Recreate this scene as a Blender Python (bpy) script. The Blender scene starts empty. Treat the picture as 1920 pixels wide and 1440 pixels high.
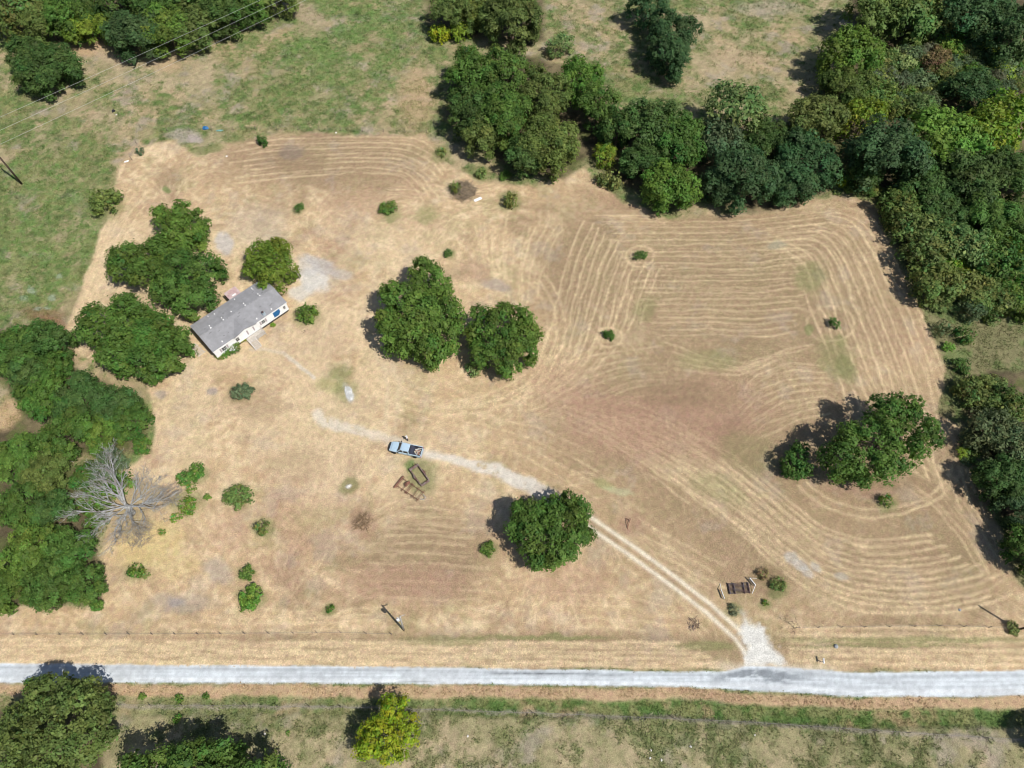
import bpy, bmesh, math, random
import numpy as np
from mathutils import Vector, Matrix

# ------------------------------------------------------------------ camera, sky, sun, exposure
scene = bpy.context.scene
COL = scene.collection
H, PITCH, FPX = 116.0, math.radians(61.0), 1321.0
CX, CY = 960.0, 720.0
SUN_ELEV, SUN_AZ = math.radians(56.0), math.atan2(0.80, -0.60)      # azimuth measured from +Y towards +X

cam_d = bpy.data.cameras.new('camera')
cam_d.sensor_width = 36.0
cam_d.lens = FPX / 1920.0 * 36.0
cam_d.clip_start, cam_d.clip_end = 0.5, 6000.0
cam = bpy.data.objects.new('camera', cam_d)
cam.location = (0, 0, H)
cam.rotation_euler = (math.radians(90) - PITCH, 0, 0)
COL.objects.link(cam)
scene.camera = cam

world = bpy.data.worlds.new('World')
scene.world = world
world.use_nodes = True
wn = world.node_tree.nodes
wl = world.node_tree.links
sky = wn.new('ShaderNodeTexSky')
sky.sky_type = 'NISHITA'
sky.sun_disc = False
sky.sun_elevation = SUN_ELEV
sky.sun_rotation = SUN_AZ
sky.altitude = 200
sky.dust_density = 1.3
wl.new(sky.outputs[0], wn['Background'].inputs[0])
wn['Background'].inputs[1].default_value = 0.085

sun_d = bpy.data.lights.new('sun', 'SUN')
sun_d.energy = 4.9
sun_d.angle = math.radians(0.53)
sun_d.color = (1.0, 0.955, 0.88)
sun = bpy.data.objects.new('sun', sun_d)
sdir = Vector((math.sin(SUN_AZ) * math.cos(SUN_ELEV), math.cos(SUN_AZ) * math.cos(SUN_ELEV), math.sin(SUN_ELEV)))
sun.rotation_euler = (-sdir).to_track_quat('-Z', 'Y').to_euler()
sun.location = (60, -60, 200)
COL.objects.link(sun)

vs = scene.view_settings
vs.view_transform = 'Standard'
vs.look = 'None'
vs.exposure = 0.0
vs.gamma = 1.0
vs.use_curve_mapping = False
scene.cycles.filter_width = 1.1
scene.cycles.max_bounces = 6
scene.cycles.diffuse_bounces = 3
scene.cycles.transmission_bounces = 3
scene.cycles.transparent_max_bounces = 4

# ------------------------------------------------------------------ helpers
def P(px, py, z=0.0):
    """the point of the plane at height z seen at a place of the survey photograph (1920 x 1440)"""
    a, b = (px - CX) / FPX, (CY - py) / FPX
    s, c = math.sin(PITCH), math.cos(PITCH)
    t = (H - z) / (s - b * c)
    return Vector((a * t, (c + b * s) * t, z))

def mpp(px, py, z=0.0):
    """metres per photograph pixel there"""
    b = (CY - py) / FPX
    return (H - z) / (math.sin(PITCH) - b * math.cos(PITCH)) / FPX

def to_px(X, Y, Z=0.0):
    s, c = math.sin(PITCH), math.cos(PITCH)
    d = Y * c + (H - Z) * s
    up = Y * s - (H - Z) * c
    return CX + X / d * FPX, CY - up / d * FPX

def link(o, parent=None):
    COL.objects.link(o)
    if parent is not None:
        o.parent = parent
    return o

def tag(o, label=None, cat=None, group=None, kind=None):
    if label: o['label'] = label
    if cat: o['category'] = cat
    if group: o['group'] = group
    if kind: o['kind'] = kind
    return o

def thing(name, label, cat, loc=(0, 0, 0), rz=0.0, group=None, scale=None):
    o = bpy.data.objects.new(name, None)
    o.empty_display_size = 0.3
    o.location = loc
    o.rotation_euler = (0, 0, rz)
    if scale is not None:
        o.scale = scale
    link(o)
    return tag(o, label, cat, group)

class MB:
    """collects boxes, tubes and faces, then links them as one mesh object"""
    def __init__(self):
        self.v, self.f = [], []
    def add(self, vs, fs):
        n = len(self.v)
        self.v += [tuple(p) for p in vs]
        self.f += [tuple(i + n for i in q) for q in fs]
        return self
    def box(self, x0, x1, y0, y1, z0, z1, M=None):
        p = [Vector(q) for q in ((x0, y0, z0), (x1, y0, z0), (x1, y1, z0), (x0, y1, z0),
                                 (x0, y0, z1), (x1, y0, z1), (x1, y1, z1), (x0, y1, z1))]
        if M is not None: p = [M @ q for q in p]
        return self.add(p, [(3, 2, 1, 0), (4, 5, 6, 7), (0, 1, 5, 4), (1, 2, 6, 5), (2, 3, 7, 6), (3, 0, 4, 7)])
    def bar(self, a, b, w, h):
        """box of w x h section from a to b"""
        a, b = Vector(a), Vector(b)
        d = (b - a)
        L = d.length
        M = Matrix.Translation(a) @ d.to_track_quat('X', 'Z').to_matrix().to_4x4()
        return self.box(0, L, -w / 2, w / 2, -h / 2, h / 2, M)
    def tube(self, pts, radii, n=6, cap=True):
        pts = [Vector(p) for p in pts]
        base = len(self.v)
        for i, p in enumerate(pts):
            d = (pts[min(i + 1, len(pts) - 1)] - pts[max(i - 1, 0)])
            if d.length < 1e-6: d = Vector((0, 0, 1))
            d.normalize()
            ref = Vector((1, 0, 0)) if abs(d.x) < 0.8 else Vector((0, 1, 0))
            u = d.cross(ref).normalized()
            w = d.cross(u)
            for k in range(n):
                a = 2 * math.pi * k / n
                self.v.append(tuple(p + (u * math.cos(a) + w * math.sin(a)) * radii[i]))
        for i in range(len(pts) - 1):
            for k in range(n):
                a, b = base + i * n + k, base + i * n + (k + 1) % n
                self.f.append((a, b, b + n, a + n))
        if cap:
            self.f.append(tuple(base + k for k in reversed(range(n))))
            self.f.append(tuple(base + (len(pts) - 1) * n + k for k in range(n)))
        return self
    def lathe(self, prof, n=12, c=(0, 0, 0), axis='Z'):
        base = len(self.v)
        for r, z in prof:
            for k in range(n):
                a = 2 * math.pi * k / n
                x, y = r * math.cos(a), r * math.sin(a)
                q = (x, y, z) if axis == 'Z' else ((x, z, y) if axis == 'Y' else (z, x, y))
                self.v.append((q[0] + c[0], q[1] + c[1], q[2] + c[2]))
        for i in range(len(prof) - 1):
            for k in range(n):
                a, b = base + i * n + k, base + i * n + (k + 1) % n
                self.f.append((a, b, b + n, a + n))
        self.f.append(tuple(base + k for k in reversed(range(n))))
        self.f.append(tuple(base + (len(prof) - 1) * n + k for k in range(n)))
        return self
    def mesh(self, name, mat=None, smooth=False):
        me = bpy.data.meshes.new(name)
        me.from_pydata(self.v, [], self.f)
        if mat is not None: me.materials.append(mat)
        bm = bmesh.new(); bm.from_mesh(me)
        bmesh.ops.recalc_face_normals(bm, faces=bm.faces)
        bm.to_mesh(me); bm.free()
        if smooth:
            me.polygons.foreach_set('use_smooth', [True] * len(me.polygons))
        me.update()
        return me
    def build(self, name, mat=None, parent=None, bevel=0.0, smooth=False):
        o = bpy.data.objects.new(name, self.mesh(name, mat, smooth))
        if bevel:
            m = o.modifiers.new('bevel', 'BEVEL')
            m.width = bevel; m.segments = 2; m.limit_method = 'ANGLE'
        return link(o, parent)

# numpy noise -------------------------------------------------------------
def vnoise(x, y, s, seed):
    r = np.random.RandomState(seed).rand(256, 256)
    x, y = x / s + seed * 7.31, y / s - seed * 3.77
    xi, yi = np.floor(x).astype(int), np.floor(y).astype(int)
    fx, fy = x - xi, y - yi
    fx, fy = fx * fx * (3 - 2 * fx), fy * fy * (3 - 2 * fy)
    a, b = xi & 255, (xi + 1) & 255
    c, d = yi & 255, (yi + 1) & 255
    return (r[a, c] * (1 - fx) + r[b, c] * fx) * (1 - fy) + (r[a, d] * (1 - fx) + r[b, d] * fx) * fy

def fbm(x, y, s, seed, octv=4, g=0.55):
    t, a, n = 0.0, 1.0, 0.0
    for k in range(octv):
        t = t + a * vnoise(x, y, s / 2 ** k, seed + k * 11)
        n += a; a *= g
    return t / n

def sstep(a, b, x):
    t = np.clip((x - a) / (b - a), 0, 1)
    return t * t * (3 - 2 * t)

def seg_dist(u, v, pts, closed=False):
    d = np.full(u.shape, 1e9)
    q = list(pts) + ([pts[0]] if closed else [])
    for (ax, ay), (bx, by) in zip(q[:-1], q[1:]):
        ex, ey = bx - ax, by - ay
        t = np.clip(((u - ax) * ex + (v - ay) * ey) / (ex * ex + ey * ey + 1e-9), 0, 1)
        d = np.minimum(d, np.hypot(u - ax - t * ex, v - ay - t * ey))
    return d

def sdf(u, v, poly):
    """signed distance to a polygon, negative inside"""
    d = seg_dist(u, v, poly, True)
    ins = np.zeros(u.shape, bool)
    q = list(poly) + [poly[0]]
    for (ax, ay), (bx, by) in zip(q[:-1], q[1:]):
        if ay == by: continue
        c = ((ay > v) != (by > v)) & (u < (bx - ax) * (v - ay) / (by - ay) + ax)
        ins ^= c
    return np.where(ins, -d, d)

# ------------------------------------------------------------------ materials
MATS = {}
def nodes_of(m):
    m.use_nodes = True
    nt = m.node_tree
    return nt, nt.nodes, nt.links, nt.nodes['Principled BSDF']

def mat(name, col, rough=0.7, metal=0.0, var=0.18, scale=3.0, spec=0.3, bump=0.0, coat=0.0, dirt=None, dirt_amt=0.5):
    """plain material with a mottled tone, optional second colour in patches"""
    m = bpy.data.materials.new(name)
    nt, N, L, b = nodes_of(m)
    tc = N.new('ShaderNodeTexCoord')
    n1 = N.new('ShaderNodeTexNoise'); n1.inputs['Scale'].default_value = scale; n1.inputs['Detail'].default_value = 6
    L.new(tc.outputs['Object'], n1.inputs['Vector'])
    mr = N.new('ShaderNodeMapRange')
    mr.inputs['From Min'].default_value, mr.inputs['From Max'].default_value = 0.3, 0.7
    mr.inputs['To Min'].default_value, mr.inputs['To Max'].default_value = 1 - var, 1 + var
    L.new(n1.outputs['Fac'], mr.inputs['Value'])
    hsv = N.new('ShaderNodeHueSaturation')
    hsv.inputs['Color'].default_value = (*col, 1)
    L.new(mr.outputs[0], hsv.inputs['Value'])
    out = hsv.outputs[0]
    if dirt is not None:
        n2 = N.new('ShaderNodeTexNoise'); n2.inputs['Scale'].default_value = scale * 0.45; n2.inputs['Detail'].default_value = 8
        L.new(tc.outputs['Object'], n2.inputs['Vector'])
        r2 = N.new('ShaderNodeMapRange')
        r2.inputs['From Min'].default_value, r2.inputs['From Max'].default_value = 0.45, 0.62
        r2.inputs['To Max'].default_value = dirt_amt
        L.new(n2.outputs['Fac'], r2.inputs['Value'])
        mx = N.new('ShaderNodeMix'); mx.data_type = 'RGBA'
        L.new(r2.outputs[0], mx.inputs[0]); L.new(out, mx.inputs[6]); mx.inputs[7].default_value = (*dirt, 1)
        out = mx.outputs[2]
    L.new(out, b.inputs['Base Color'])
    b.inputs['Roughness'].default_value = rough
    b.inputs['Metallic'].default_value = metal
    b.inputs['Specular IOR Level'].default_value = spec
    if coat: b.inputs['Coat Weight'].default_value = coat
    if bump:
        bp = N.new('ShaderNodeBump'); bp.inputs['Strength'].default_value = bump; bp.inputs['Distance'].default_value = 0.02
        L.new(n1.outputs['Fac'], bp.inputs['Height']); L.new(bp.outputs[0], b.inputs['Normal'])
    MATS[name] = m
    return m

def leaf_mat(name, gloss=0.25):
    """foliage: the thing's own colour, varied from clump to clump and leaf to leaf"""
    m = bpy.data.materials.new(name)
    nt, N, L, b = nodes_of(m)
    oi = N.new('ShaderNodeObjectInfo')
    at = N.new('ShaderNodeAttribute'); at.attribute_name = 'tint'
    sep = N.new('ShaderNodeSeparateColor')
    L.new(at.outputs['Color'], sep.inputs[0])
    hs = N.new('ShaderNodeHueSaturation')
    L.new(oi.outputs['Color'], hs.inputs['Color'])
    L.new(sep.outputs[0], hs.inputs['Value'])
    L.new(sep.outputs[1], hs.inputs['Hue'])
    L.new(hs.outputs[0], b.inputs['Base Color'])
    b.inputs['Roughness'].default_value = 0.62
    b.inputs['Specular IOR Level'].default_value = gloss
    tr = N.new('ShaderNodeBsdfTranslucent')
    h2 = N.new('ShaderNodeHueSaturation'); h2.inputs['Value'].default_value = 1.25; h2.inputs['Saturation'].default_value = 1.1
    L.new(hs.outputs[0], h2.inputs['Color']); L.new(h2.outputs[0], tr.inputs['Color'])
    ms = N.new('ShaderNodeMixShader'); ms.inputs[0].default_value = 0.28
    L.new(b.outputs[0], ms.inputs[1]); L.new(tr.outputs[0], ms.inputs[2])
    L.new(ms.outputs[0], N['Material Output'].inputs['Surface'])
    MATS[name] = m
    return m

M_LEAF = leaf_mat('leaf')
M_BARK = mat('bark', (0.13, 0.10, 0.075), 0.9, scale=4, var=0.35, bump=0.6)
M_DEAD = mat('dead_wood', (0.34, 0.345, 0.34), 0.85, scale=2.5, var=0.25, dirt=(0.20, 0.17, 0.14), dirt_amt=0.7)
M_TWIG = mat('dry_twig', (0.17, 0.13, 0.10), 0.9, scale=4, var=0.3)
M_POLE = mat('weathered_pole', (0.36, 0.34, 0.31), 0.85, scale=3, var=0.25)
M_POLE_D = mat('tarred_pole', (0.085, 0.06, 0.045), 0.8, scale=3, var=0.25)
M_STEEL = mat('galvanised', (0.55, 0.57, 0.58), 0.4, 0.7, scale=5, var=0.12)
M_TANK = mat('transformer_paint', (0.66, 0.70, 0.72), 0.45, scale=3, var=0.08)
M_CERAM = mat('insulator', (0.30, 0.17, 0.11), 0.3, scale=4)
M_WIRE = mat('conductor', (0.62, 0.62, 0.60), 0.45, 0.3, scale=1)
M_RUST = mat('rust', (0.22, 0.105, 0.07), 0.9, scale=5, var=0.35, dirt=(0.15, 0.085, 0.065), dirt_amt=0.8, bump=0.5)
M_RUSTG = mat('grey_rust', (0.21, 0.165, 0.145), 0.85, scale=3, var=0.3, dirt=(0.11, 0.05, 0.035), dirt_amt=0.8, bump=0.5)
M_IRON = mat('old_iron', (0.10, 0.085, 0.095), 0.75, 0.2, scale=4, var=0.3, dirt=(0.12, 0.06, 0.045), dirt_amt=0.6)
M_WHITE = mat('white_paint', (0.80, 0.80, 0.79), 0.55, scale=1.5, var=0.05)
M_SIDING = mat('white_siding', (0.80, 0.81, 0.82), 0.6, scale=1.2, var=0.05, dirt=(0.66, 0.65, 0.62), dirt_amt=0.35)
M_DARKWOOD = mat('dark_skirting', (0.06, 0.055, 0.05), 0.9, scale=3)
M_GREYWOOD = mat('grey_boards', (0.50, 0.46, 0.41), 0.85, scale=4, var=0.2, dirt=(0.36, 0.32, 0.27), dirt_amt=0.5)
M_GLASS = mat('window_glass', (0.03, 0.035, 0.045), 0.08, 0.0, var=0.1, spec=0.6)
M_SHUTTER = mat('shutter', (0.38, 0.33, 0.34), 0.6, scale=4, var=0.1)
M_BLUE = mat('blue_tarp', (0.015, 0.13, 0.32), 0.5, scale=3, var=0.2)
M_PINK = mat('faded_red_tin', (0.55, 0.38, 0.37), 0.6, 0.1, scale=2.2, var=0.15, dirt=(0.62, 0.55, 0.54), dirt_amt=0.7)
M_STONE = mat('pale_stone', (0.58, 0.56, 0.52), 0.9, scale=4, var=0.2)
M_GSTONE = mat('grey_stone', (0.32, 0.34, 0.36), 0.9, scale=4, var=0.2)
M_POST = mat('fence_post', (0.22, 0.18, 0.14), 0.9, scale=5, var=0.25)
M_BARB = mat('fence_wire', (0.28, 0.26, 0.24), 0.6, 0.4, scale=2)
# ------------------------------------------------------------------ the ground
# a grid that is finer where it lies closer; every sheet of ground is cut out of it, edge to edge
NU, NV = 920, 800
gj = np.linspace(0, 1, NV)
GY = -14 + 0.205 * NV * gj + (212 - 0.205 * NV) * gj ** 1.9
GW = 92 + 0.385 * np.clip(GY, 0, None)
UU, JJ = np.meshgrid(np.linspace(-1, 1, NU), np.arange(NV))
X = (UU * GW[JJ]).ravel()
Y = GY[JJ].ravel()
U0, V0 = to_px(X, Y)                      # where each ground point lies on the survey photograph
MPP = np.hypot(U0 * 0 + 1, 0)             # placeholder scale
wob = 7.0
U = U0 + wob * (fbm(X, Y, 3.0, 5, 4) - 0.5) * 2.2
V = V0 + wob * (fbm(X, Y, 3.0, 6, 4) - 0.5) * 2.2

def lerp(a, b, t):
    return a + (np.asarray(b) - a) * np.asarray(t)[:, None]

STRAW = np.array((.448, .324, .194)); PALE = np.array((.642, .509, .329)); STUB = np.array((.265, .189, .116))
RED = np.array((.325, .205, .142)); GREYD = np.array((.36, .315, .27)); GRAVEL = np.array((.60, .575, .52))
ROADW = np.array((.57, .615, .65)); GREEN = np.array((.092, .166, .044)); GREEN2 = np.array((.180, .195, .080))
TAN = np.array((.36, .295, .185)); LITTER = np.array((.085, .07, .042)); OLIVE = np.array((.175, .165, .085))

# --- mown field outline
FIELD = [(118, 640), (150, 545), (182, 455), (212, 380), (226, 310), (262, 276), (330, 262), (372, 292), (420, 272), (480, 254), (560, 250), (640, 251),
         (800, 251), (822, 285), (850, 318), (905, 338), (1000, 350), (1095, 318), (1160, 372), (1240, 408), (1400, 402),
         (1560, 366), (1635, 382), (1662, 440), (1692, 505), (1730, 585), (1752, 640), (1772, 690), (1768, 735), (1752, 775),
         (1800, 800), (1806, 850), (1850, 930), (1880, 1010), (1905, 1090), (1990, 1180), (1990, 1258), (-90, 1250),
         (-90, 1135), (190, 1140), (192, 1060), (196, 1005), (205, 960), (230, 880), (285, 850), (290, 800), (270, 700), (200, 690), (140, 660)]
fd = sdf(U, V, FIELD)
inF = sstep(5, -5, fd)

def px_lines(A, B, n, seed, jit=0.12, ends=0.04):
    """n lines swept from guide A to guide B"""
    rs = random.Random(seed)
    def resample(Q, m=60):
        Q = np.array(Q, float)
        d = np.r_[0, np.cumsum(np.hypot(*np.diff(Q, axis=0).T))]
        t = np.linspace(0, d[-1], m)
        q = np.c_[np.interp(t, d, Q[:, 0]), np.interp(t, d, Q[:, 1])]
        for _ in range(5):
            q[1:-1] = (q[:-2] + 2 * q[1:-1] + q[2:]) / 4
        return q
    a, b = resample(A), resample(B)
    out = []
    for i in range(n):
        t = (i + rs.uniform(-jit, jit)) / max(n - 1, 1)
        q = a * (1 - t) + b * t
        i0, i1 = int(60 * rs.uniform(0, ends)), 60 - int(60 * rs.uniform(0, ends))
        out.append(q[i0:i1])
    return out

ROWS = []   # (lines, strength, half width m)
def rows(A, B, n, s=1.0, w=0.42, jit=0.12, ends=0.06):
    ROWS.append((px_lines(A, B, n, len(ROWS) + 3, jit, ends), s * .98, w * .82))
    ROWS.append((px_lines(A, B, 2 * n - 1, len(ROWS) + 3, .3, .25)[1::2], s * .38, w * .7))
# right-hand block: loops that run along the top and turn down the right edge
rows([(1110, 404), (1250, 405), (1400, 402), (1560, 384)], [(1235, 628), (1330, 626), (1420, 630), (1500, 622)], 21, .75, .36)
rows([(1556, 385), (1628, 395), (1662, 450), (1700, 530), (1745, 630), (1782, 730), (1800, 800), (1846, 905), (1892, 1040)],
     [(1450, 470), (1495, 500), (1520, 575), (1545, 640), (1572, 705), (1592, 760), (1600, 770)], 11, .95, .45)
rows([(1440, 428), (1560, 418), (1610, 428), (1640, 480), (1665, 540)], [(1420, 470), (1500, 465), (1530, 480), (1550, 530), (1562, 580)], 4, .8)
# steep rows left of it and the fan further left
rows([(1098, 408), (1066, 480), (1045, 560), (1022, 650), (985, 740)], [(1236, 505), (1214, 560), (1198, 615)], 12, .9, .4)
rows([(892, 388), (895, 440), (908, 500), (940, 570)], [(1088, 392), (1040, 450), (1012, 520), (1000, 600)], 11, .7, .4, .35, .35)
rows([(1030, 640), (985, 730), (930, 770)], [(1175, 625), (1120, 690), (1050, 745)], 9, .6, .4, .3, .3)
# wavy rows in the middle of the right block
rows([(1245, 640), (1320, 668), (1400, 682), (1468, 656), (1540, 642)], [(1262, 690), (1330, 700), (1390, 702), (1450, 680)], 4, .7, .38)
rows([(1392, 735), (1420, 702), (1480, 680), (1560, 690)], [(1372, 862), (1430, 815), (1500, 785), (1560, 770)], 9, .7, .38)
# slanting rows right of the drive which bend into level rows above the fence
rows([(1085, 800), (1165, 842), (1260, 905), (1370, 985), (1465, 1070), (1540, 1122), (1620, 1150), (1760, 1152), (1870, 1132), (1912, 1105)],
     [(1180, 755), (1270, 790), (1370, 850), (1465, 930), (1530, 985), (1600, 1012), (1680, 1012), (1760, 1002)], 12, .95, .45)
rows([(1010, 770), (1120, 820), (1230, 890), (1330, 970)], [(1080, 760), (1220, 795), (1330, 835), (1420, 890)], 7, .55, .4, .3, .2)
rows([(1660, 890), (1740, 945), (1800, 1010), (1850, 1090)], [(1740, 860), (1800, 900), (1850, 980), (1890, 1050)], 5, .6, .4, .2)
# centre and lower left block
rows([(705, 955), (800, 952), (915, 962)], [(660, 1118), (800, 1122), (960, 1130)], 11, .62, .4, .2, .3)
rows([(1020, 900), (1100, 880), (1220, 960)], [(1110, 960), (1180, 960), (1330, 1090)], 4, .4, .4, .3, .3)
# verge between fence line and road
rows([(-60, 1200), (600, 1204), (1300, 1206)], [(-60, 1243), (600, 1246), (1360, 1252)], 6, .95, .5, .15, .02)
rows([(1470, 1178), (1700, 1180), (1980, 1178)], [(1480, 1236), (1700, 1244), (1980, 1246)], 6, .95, .5, .15, .02)
rows([(1000, 1110), (1180, 1120), (1300, 1150)], [(1000, 1170), (1180, 1180), (1320, 1190)], 4, .45, .45, .2, .2)
# upper left block
rows([(420, 276), (520, 260), (650, 257), (780, 258), (822, 285), (880, 350)], [(430, 345), (560, 330), (680, 322), (760, 330), (800, 380)], 8, .75, .42, .15, .12)
rows([(236, 300), (205, 372), (172, 455), (140, 545), (112, 630)], [(300, 360), (260, 400), (215, 470), (185, 545), (160, 610)], 6, .7, .42, .2, .15)
rows([(360, 1140), (560, 1150), (720, 1140)], [(330, 1180), (560, 1184), (730, 1178)], 4, .5, .45, .2, .2)
rows([(1030, 690), (1150, 660), (1250, 650)], [(1080, 790), (1200, 740), (1320, 735)], 7, .55, .36, .25, .25)
rows([(880, 730), (980, 740), (1060, 690), (1110, 610)], [(900, 800), (1010, 790), (1100, 740), (1160, 650)], 6, .5, .4, .25, .25)
rows([(800, 800), (960, 840), (1120, 930)], [(860, 770), (1010, 805), (1150, 870)], 4, .45, .4, .3, .2)
rows([(1120, 1010), (1220, 1060), (1330, 1120)], [(1200, 980), (1300, 1030), (1400, 1080)], 5, .5, .42, .3, .2)
rows([(640, 1000), (760, 930), (900, 930)], [(560, 1060), (640, 1100), (700, 1110)], 6, .35, .42, .3, .3)
rows([(280, 740), (420, 700), (560, 720)], [(300, 830), (440, 800), (600, 820)], 5, .35, .4, .4, .4)
# loops round the tree pair and single bushes
for (cx, cy, rx, ry, k) in ((1557, 606, 44, 34, 1), (1200, 482, 26, 20, 1), (1143, 632, 24, 18, 1), (850, 610, 175, 140, 3), (1640, 850, 150, 105, 2)):
    for j in range(k):
        a = np.linspace(-0.6 if k > 1 else 0, 2.6 if k > 1 else 2 * math.pi, 60)
        ROWS.append(([np.c_[cx + (rx + 17 * j) * np.cos(a), cy + (ry + 14 * j) * np.sin(a)]], .55, .42))

RX0, RY0, RS = -165.0, -16.0, 0.2
RASTER = np.zeros((1170, 1650), np.float32)
def splat(pts_px, s, w, seed):
    q = np.asarray(pts_px)
    b = (CY - q[:, 1]) / FPX
    t = H / (math.sin(PITCH) - b * math.cos(PITCH))
    xs, ys = (q[:, 0] - CX) / FPX * t, (math.cos(PITCH) + b * math.sin(PITCH)) * t
    d = np.r_[0, np.cumsum(np.hypot(np.diff(xs), np.diff(ys)))]
    tt = np.arange(0, d[-1], 0.2)
    x, y = np.interp(tt, d, xs), np.interp(tt, d, ys)
    x = x + (fbm(x, y, 4.0, seed) - .5) * .9
    y = y + (fbm(x, y, 4.0, seed + 1) - .5) * .9
    ss = s * np.clip(2.0 * fbm(x, y, 6.0, seed + 2, 4, .7) - .25, 0.22, 1.0) * .70
    ix, iy = ((x - RX0) / RS).astype(int), ((y - RY0) / RS).astype(int)
    ok = (ix > 4) & (ix < RASTER.shape[1] - 5) & (iy > 4) & (iy < RASTER.shape[0] - 5)
    ix, iy, ss, x, y = ix[ok], iy[ok], ss[ok], x[ok], y[ok]
    for dx in range(-3, 4):
        for dy in range(-3, 4):
            ex = (ix + dx + .5) * RS + RX0 - x
            ey = (iy + dy + .5) * RS + RY0 - y
            np.add.at(RASTER, (iy + dy, ix + dx), ss * np.exp(-(ex * ex + ey * ey) / (2 * (w * .40) ** 2)))
sd_ = 40
for lines, s, w in ROWS:
    for q in lines:
        sd_ += 3
        splat(q, s, w, sd_ % 197)
RASTER = 1 - np.exp(-RASTER)
# wisps of loose straw, lying along a slowly turning direction
WISP = np.zeros_like(RASTER)
rw = np.random.RandomState(77)
nw = 15000
wx, wy = rw.uniform(-120, 120, nw), rw.uniform(5, 150, nw)
wa = (fbm(wx, wy, 38, 301, 2) - .5) * 9 + rw.normal(0, .16, nw)
wl_, ws_ = rw.uniform(1.0, 6.0, nw), rw.uniform(.10, .55, nw) * sstep(.35, .65, fbm(wx, wy, 9, 302, 3))
cv = rw.normal(0, .05, nw)
for s_ in np.linspace(-.5, .5, 31):
    px_ = wx + np.cos(wa + cv * s_ * wl_) * wl_ * s_
    py_ = wy + np.sin(wa + cv * s_ * wl_) * wl_ * s_
    ix, iy = (px_ - RX0) / RS, (py_ - RY0) / RS
    jx, jy = ix.astype(int), iy.astype(int)
    ok = (jx > 0) & (jx < RASTER.shape[1] - 2) & (jy > 0) & (jy < RASTER.shape[0] - 2)
    a_ = (ws_ * (1 - abs(2 * s_) ** 3) * np.minimum(1, wl_ / 31 / .2) * .8)[ok]
    jx, jy, ux, uy = jx[ok], jy[ok], (ix - ix.astype(int))[ok], (iy - iy.astype(int))[ok]
    for dx, wx_ in ((0, 1 - ux), (1, ux)):
        for dy, wy_ in ((0, 1 - uy), (1, uy)):
            np.add.at(WISP, (jy + dy, jx + dx), a_ * wx_ * wy_)
WISP = 1 - np.exp(-WISP * 1.6)
fx, fy = (X - RX0) / RS - .5, (Y - RY0) / RS - .5
ix, iy = np.clip(fx.astype(int), 0, RASTER.shape[1] - 2), np.clip(fy.astype(int), 0, RASTER.shape[0] - 2)
fx, fy = np.clip(fx - ix, 0, 1), np.clip(fy - iy, 0, 1)
ROW = ((RASTER[iy, ix] * (1 - fx) + RASTER[iy, ix + 1] * fx) * (1 - fy) + (RASTER[iy + 1, ix] * (1 - fx) + RASTER[iy + 1, ix + 1] * fx) * fy) * inF

WSP = ((WISP[iy, ix] * (1 - fx) + WISP[iy, ix + 1] * fx) * (1 - fy) + (WISP[iy + 1, ix] * (1 - fx) + WISP[iy + 1, ix + 1] * fx) * fy)
n14, n6, n3, n1 = fbm(X, Y, 15, 21, 5), fbm(X, Y, 6, 22, 4), fbm(X, Y, 2.6, 23, 4), fbm(X, Y, .9, 24, 3)
nS = fbm(X * .35 + Y * .9, Y * .3 - X * .1, 2.0, 25, 4)         # drawn-out straw

# --- cut field
field = lerp(np.tile(STRAW, (len(X), 1)), PALE, sstep(.42, .75, n3 * .5 + n1 * .5) * .8)
field = lerp(field, STUB, sstep(.50, .72, n6 * .6 + nS * .4) * .65)
field = lerp(field, RED, sstep(.52, .72, n14) * .45)
field = lerp(field, GREEN2 * 1.12, sstep(.54, .72, fbm(X, Y, 5, 31, 5, .65)) * .30)
field = lerp(field, PALE * .93, sstep(1000, 700, U) * sstep(340, 460, V) * sstep(1010, 900, V) * sstep(.30, .55, fbm(X, Y, 7, 34, 5, .65)) * .5)
rowzone = np.zeros(len(X))
for cx, cy, rx, ry in ((1400, 560, 340, 240), (1200, 780, 230, 150), (1500, 900, 420, 260), (1050, 1215, 1000, 34), (1700, 1000, 260, 220), (800, 1040, 140, 95), (1100, 520, 110, 150), (620, 300, 220, 60)):
    rowzone = np.maximum(rowzone, np.exp(-(((U - cx) / rx) ** 2 + ((V - cy) / ry) ** 2) ** 1.5))
field = lerp(field, STUB * np.array((.98, 1.0, 1.0)), np.clip(rowzone * .92, 0, .80))
field = lerp(field, GREEN2 * 1.05, rowzone * .14 * sstep(.48, .68, fbm(X, Y, 4, 35, 5, .7)))
field = lerp(field, GREYD, sstep(.56, .74, fbm(X, Y, 5, 33, 5, .65)) * .26)
field = lerp(field, PALE, np.clip(WSP * 1.25, 0, 1) * (1 - rowzone * .72))
field = lerp(field, np.array((.660, .520, .330)), np.clip(ROW * (.55 + 1.05 * fbm(X, Y, .7, 36, 3, .85)), 0, 1) * .88)

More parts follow.
